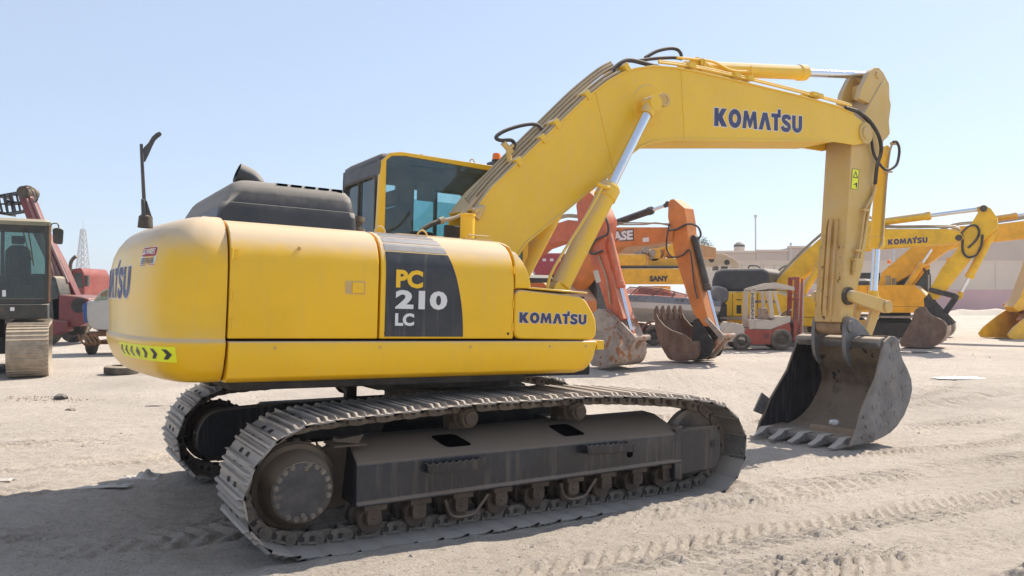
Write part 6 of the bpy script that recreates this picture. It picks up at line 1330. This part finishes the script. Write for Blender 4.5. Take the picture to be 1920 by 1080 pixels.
def mr(v, a, b, c=0, d=1):
    t = n_.new('ShaderNodeMapRange'); L_.new(v, t.inputs[0])
    for i, k in enumerate((a, b, c, d)): t.inputs[i+1].default_value = k
    return t.outputs[0]
src = b_.inputs['Base Color'].links[0].from_socket
def mx(f, a, b):
    t = n_.new('ShaderNodeMix'); t.data_type = 'RGBA'; L_.new(f, t.inputs[0]); L_.new(a, t.inputs[6]) if not isinstance(a, tuple) else setattr(t.inputs[6], 'default_value', (*a, 1))
    if isinstance(b, tuple): t.inputs[7].default_value = (*b, 1)
    else: L_.new(b, t.inputs[7])
    return t.outputs[2]
c1 = mx(mr(nn(9, 10, .75), .46, .74, 0, .45), src, (.30, .235, .18))
c2 = mx(mr(nn(45, 5, .75), .53, .66, 0, .75), c1, (.22, .18, .145))  # fine dark specks, painted shade of small cavities
c3 = mx(mr(nn(38, 5, .7), .57, .70, 0, .5), c2, (.60, .54, .47))
c4 = mx(mr(nn(.22, 6, .6, .6), .50, .68, 0, .35), c3, (.31, .27, .23))
L_.new(c4, b_.inputs['Base Color'])
bp_ = n_.new('ShaderNodeBump'); bp_.inputs['Distance'].default_value = .08; bp_.inputs['Strength'].default_value = .8
vo = n_.new('ShaderNodeTexVoronoi'); vo.inputs['Scale'].default_value = 34; L_.new(tc.outputs['Object'], vo.inputs[0])
hh_ = mth('ADD', mth('MULTIPLY', nn(11, 12, .82), 1.3), mth('MULTIPLY', mth('MULTIPLY', mr(vo.outputs['Distance'], 0, .35, 1, 0), mr(nn(3, 3, .5), .5, .65)), .22))
L_.new(hh_, bp_.inputs['Height']); L_.new(bp_.outputs[0], b_.inputs['Normal'])
go.data.materials.append(gm)
def gz(x, y): return float(ground_z(np.array([x]), np.array([y]))[0])
# ================================================================== small things on the ground
def gp(px, py):
    d = 1.7*FPX/(py-555); x = wx(px, d); y = d
    for _ in range(4): z = gz(x, y); d = (CAMH-z)*FPX/(py-555); x = wx(px, d); y = d
    return x, y, gz(x, y)
x, y, z = gp(216, 704); root = bpy.data.objects.new('old_tyre', None); col.objects.link(root); root.location = (x, y+.3, z); tag(root, 'worn tyre lying flat on the sand left of the counterweight', 'tyre')
g = G(); g.wheel((0, 0, .10), (.03, 0, 1), .35, .19, 40); obj('tread', g, M['tyre'], root)
g = G()
for k in range(48): a = 2*PI*k/48; g.M = Matrix.Rotation(a, 4, 'Z'); g.box(.338, .357, -.012, .012, .04, .16)
g.M = None; obj('tread_blocks', g, M['tyre'], root)
def sheet(px, py, L, w_, hgt, seed, mt, name, label, cat, yawd):
    x, y, z = gp(px, py); rg = np.random.default_rng(seed); n = 34; o_ = bpy.data.objects
    X, Y_ = np.meshgrid(np.linspace(-.5, .5, n), np.linspace(-.5, .5, n)); ox = rg.uniform(0, 50)
    Zr = np.abs(vn(X*L+ox, Y_*w_, .12, seed))*1.2+np.abs(vn(X*L+ox, Y_*w_, .06, seed+1))*.6; edge = np.minimum(1, 4*np.minimum(.5-np.abs(X), .5-np.abs(Y_))+.1)
    mk = 1+.35*vn(X*3+ox, Y_*3, .5, seed+4)
    P_ = np.stack([X*L*mk, Y_*w_*(1+.8*vn(X*L, Y_*0, .3, seed+3)), Zr*hgt*edge+.004], -1).reshape(-1, 3)
    ii = np.arange(n*n).reshape(n, n); q = np.stack([ii[:-1, :-1], ii[:-1, 1:], ii[1:, 1:], ii[1:, :-1]], -1).reshape(-1, 4)
    me = bpy.data.meshes.new(name); me.from_pydata([tuple(p) for p in P_], [], [tuple(map(int, f)) for f in q]); me.materials.append(mt); me.polygons.foreach_set('use_smooth', [False]*len(q))
    ob = bpy.data.objects.new(name, me); col.objects.link(ob); ob.location = (x, y, z); ob.rotation_euler = (0, 0, math.radians(yawd)); md = ob.modifiers.new('s', 'SOLIDIFY'); md.thickness = .003; tag(ob, label, cat); return ob
M['rag'] = mat('dusty_plastic', (.44, .41, .37), .6, .1, film=.4); M['wht'] = mat('white_plastic', (.75, .75, .75), .4, .05)
sheet(262, 896, .34, .20, .10, 5, M['rag'], 'crumpled_sack', 'crumpled pale sack half in shadow behind the far track', 'sack', 10)
sheet(195, 912, .42, .12, .03, 8, M['rag'], 'torn_sheet', 'flat torn plastic sheet left of the crumpled pale sack', 'plastic sheet', 14)
sheet(1797, 709, .95, .30, .06, 6, M['wht'], 'white_sheet', 'bright white plastic sheet lying on the sand right of the nearest bucket', 'plastic sheet', 6)
sheet(10, 900, .15, .08, .05, 12, M['rag'], 'scrap_of_paper', 'small pale scrap at the left edge beside the shadow', 'scrap', 0)
def rock(px, py, s, seed, mt, name, label, cat, flat=.6, st=None):
    x, y, z = gp(px, py); rg = np.random.default_rng(seed); bm = bmesh.new(); bmesh.ops.create_icosphere(bm, subdivisions=2, radius=s)
    for v in bm.verts: v.co *= 1+rg.uniform(-.18, .18); v.co.z *= flat
    if st: 
        for v in bm.verts: v.co.x *= st
    me = bpy.data.meshes.new(name); bm.to_mesh(me); bm.free(); me.materials.append(mt); o = bpy.data.objects.new(name, me); col.objects.link(o); o.location = (x, y, z+s*flat*.45); o.rotation_euler = (0, 0, seed); tag(o, label, cat); return o
M['stone'] = mat('stone', (.33, .28, .24), .9, .2, vs=12, bump=.004, bs=40)
rock(116, 748, .10, 1, M['cabd'], 'dark_stone', 'dark lump of stone at the end of the reddish rubble on the left', 'stone')
rock(134, 770, .07, 2, M['mud'], 'flat_stone', 'small flat brown stone on the open sand at left', 'stone', .4)
rock(290, 760, .14, 3, M['stone'], 'flat_slab', 'thin curved slab beside the far track', 'slab', .12)
rock(1545, 775, .06, 4, M['wht'], 'pale_stone', 'pale lump of rubble on the timber in the nearest bucket', 'stone').location = F.T+F.R @ Vector((5.42, -.15, .25))
rock(1710, 661, .16, 5, M['cabd'], 'dark_plank', 'short dark plank in the shadow below the brown bucket', 'plank', .18, 3.0).rotation_euler = (0, 0, 0)
rock(1318, 676, .20, 6, M['mud'], 'steel_offcut', 'rusty steel offcut under the rust brown bucket', 'offcut', .2, 1.6).rotation_euler = (0, 0, 0)
# gravel: thousands of small stones, one object
rg = np.random.default_rng(11); vs = []; fs = []
N = 9000; yy = 3.4+rg.random(N)**1.6*24; xx = (rg.random(N)*2-1)*(yy*.72)+.2
ZZ = ground_z(xx, yy)
dens = vn(xx, yy, 1.8, 77)+vn(xx, yy, .5, 78)*.6
Xm = (xx-TT.x)*E2[0][0]+(yy-TT.y)*E2[1][0]; Ym = (xx-TT.x)*E2[0][1]+(yy-TT.y)*E2[1][1]
for i in range(N):
    if dens[i] < -.02 or (abs(abs(Ym[i])-1.19) < .4 and abs(Xm[i]) < 2.3): continue
    s = rg.uniform(.003, .009)*(1+yy[i]*.05)*(2.2 if rg.random() < .03 else 1); b = len(vs); a = rg.uniform(0, 6.28)
    pts = [(1, 0, 0), (-.3, .8, 0), (-.7, -.7, 0), (.1, .1, .75), (.3, -.8, .1)]
    for p in pts:
        u, v = p[0]*s*rg.uniform(.7, 1.3), p[1]*s*rg.uniform(.7, 1.3); vs.append((xx[i]+u*math.cos(a)-v*math.sin(a), yy[i]+u*math.sin(a)+v*math.cos(a), ZZ[i]+p[2]*s-.001))
    fs += [(b, b+1, b+3), (b+1, b+2, b+3), (b+2, b+4, b+3), (b+4, b, b+3)]
g = G(); g.add(vs, fs); gr_ = obj('gravel', g, M['stone'], None, recalc=False); tag(gr_, kind='stuff')
# reddish rubble patch
vs = []; fs = []; x0, y0, z0 = gp(85, 748)
for i in range(170):
    x, y = x0+rg.normal()*.38, y0+rg.normal()*.16; s = rg.uniform(.006, .020); z = gz(x, y); b = len(vs)
    for p in ((1, 0, 0), (-.3, .8, 0), (-.7, -.7, 0), (.1, .1, .75)): vs.append((x+p[0]*s, y+p[1]*s, z+p[2]*s-.001))
    fs += [(b, b+1, b+3), (b+1, b+2, b+3), (b+2, b, b+3)]
g = G(); g.add(vs, fs); tag(obj('brick_rubble', g, mat('red_rubble', (.27, .14, .10), .9, .3, vs=10), None, recalc=False), 'thin scatter of reddish brick crumbs on the sand at left', 'rubble', kind='stuff')
# low ridge of rubble and sand before the wall
vs = []; n = 160; rings = []
for k in range(n):
    x = wx(1600, 68)+k*.35; h = .55+.5*float(vn(np.array([x]), np.array([0.]), 3.1, 5)[0])+.25*float(vn(np.array([x]), np.array([0.]), .8, 6)[0]); rings.append([(x, 66.5, -.1), (x, 67.4, h*.7), (x, 68.2, h), (x, 69.5, h*.6), (x, 71, -.1)])
g = G(); g.loft(rings, True, True); tag(obj('sand_ridge', g, gm, None, ang=60), kind='structure')

# ================================================================== the dusty air
g = G(); g.box(-925, 930, -915, 935, -1.3, 31); hz_ = obj('haze', g, M['stone'], None); tag(hz_, kind='stuff'); hz_.data.materials.clear()
hm = bpy.data.materials.new('haze_air'); hm.use_nodes = True; n_ = hm.node_tree.nodes; n_.clear(); o_ = n_.new('ShaderNodeOutputMaterial'); v_ = n_.new('ShaderNodeVolumePrincipled')
v_.inputs['Color'].default_value = (.86, .92, 1, 1); v_.inputs['Density'].default_value = .0007; v_.inputs['Anisotropy'].default_value = .3; hm.node_tree.links.new(v_.outputs[0], o_.inputs['Volume']); hz_.data.materials.append(hm)
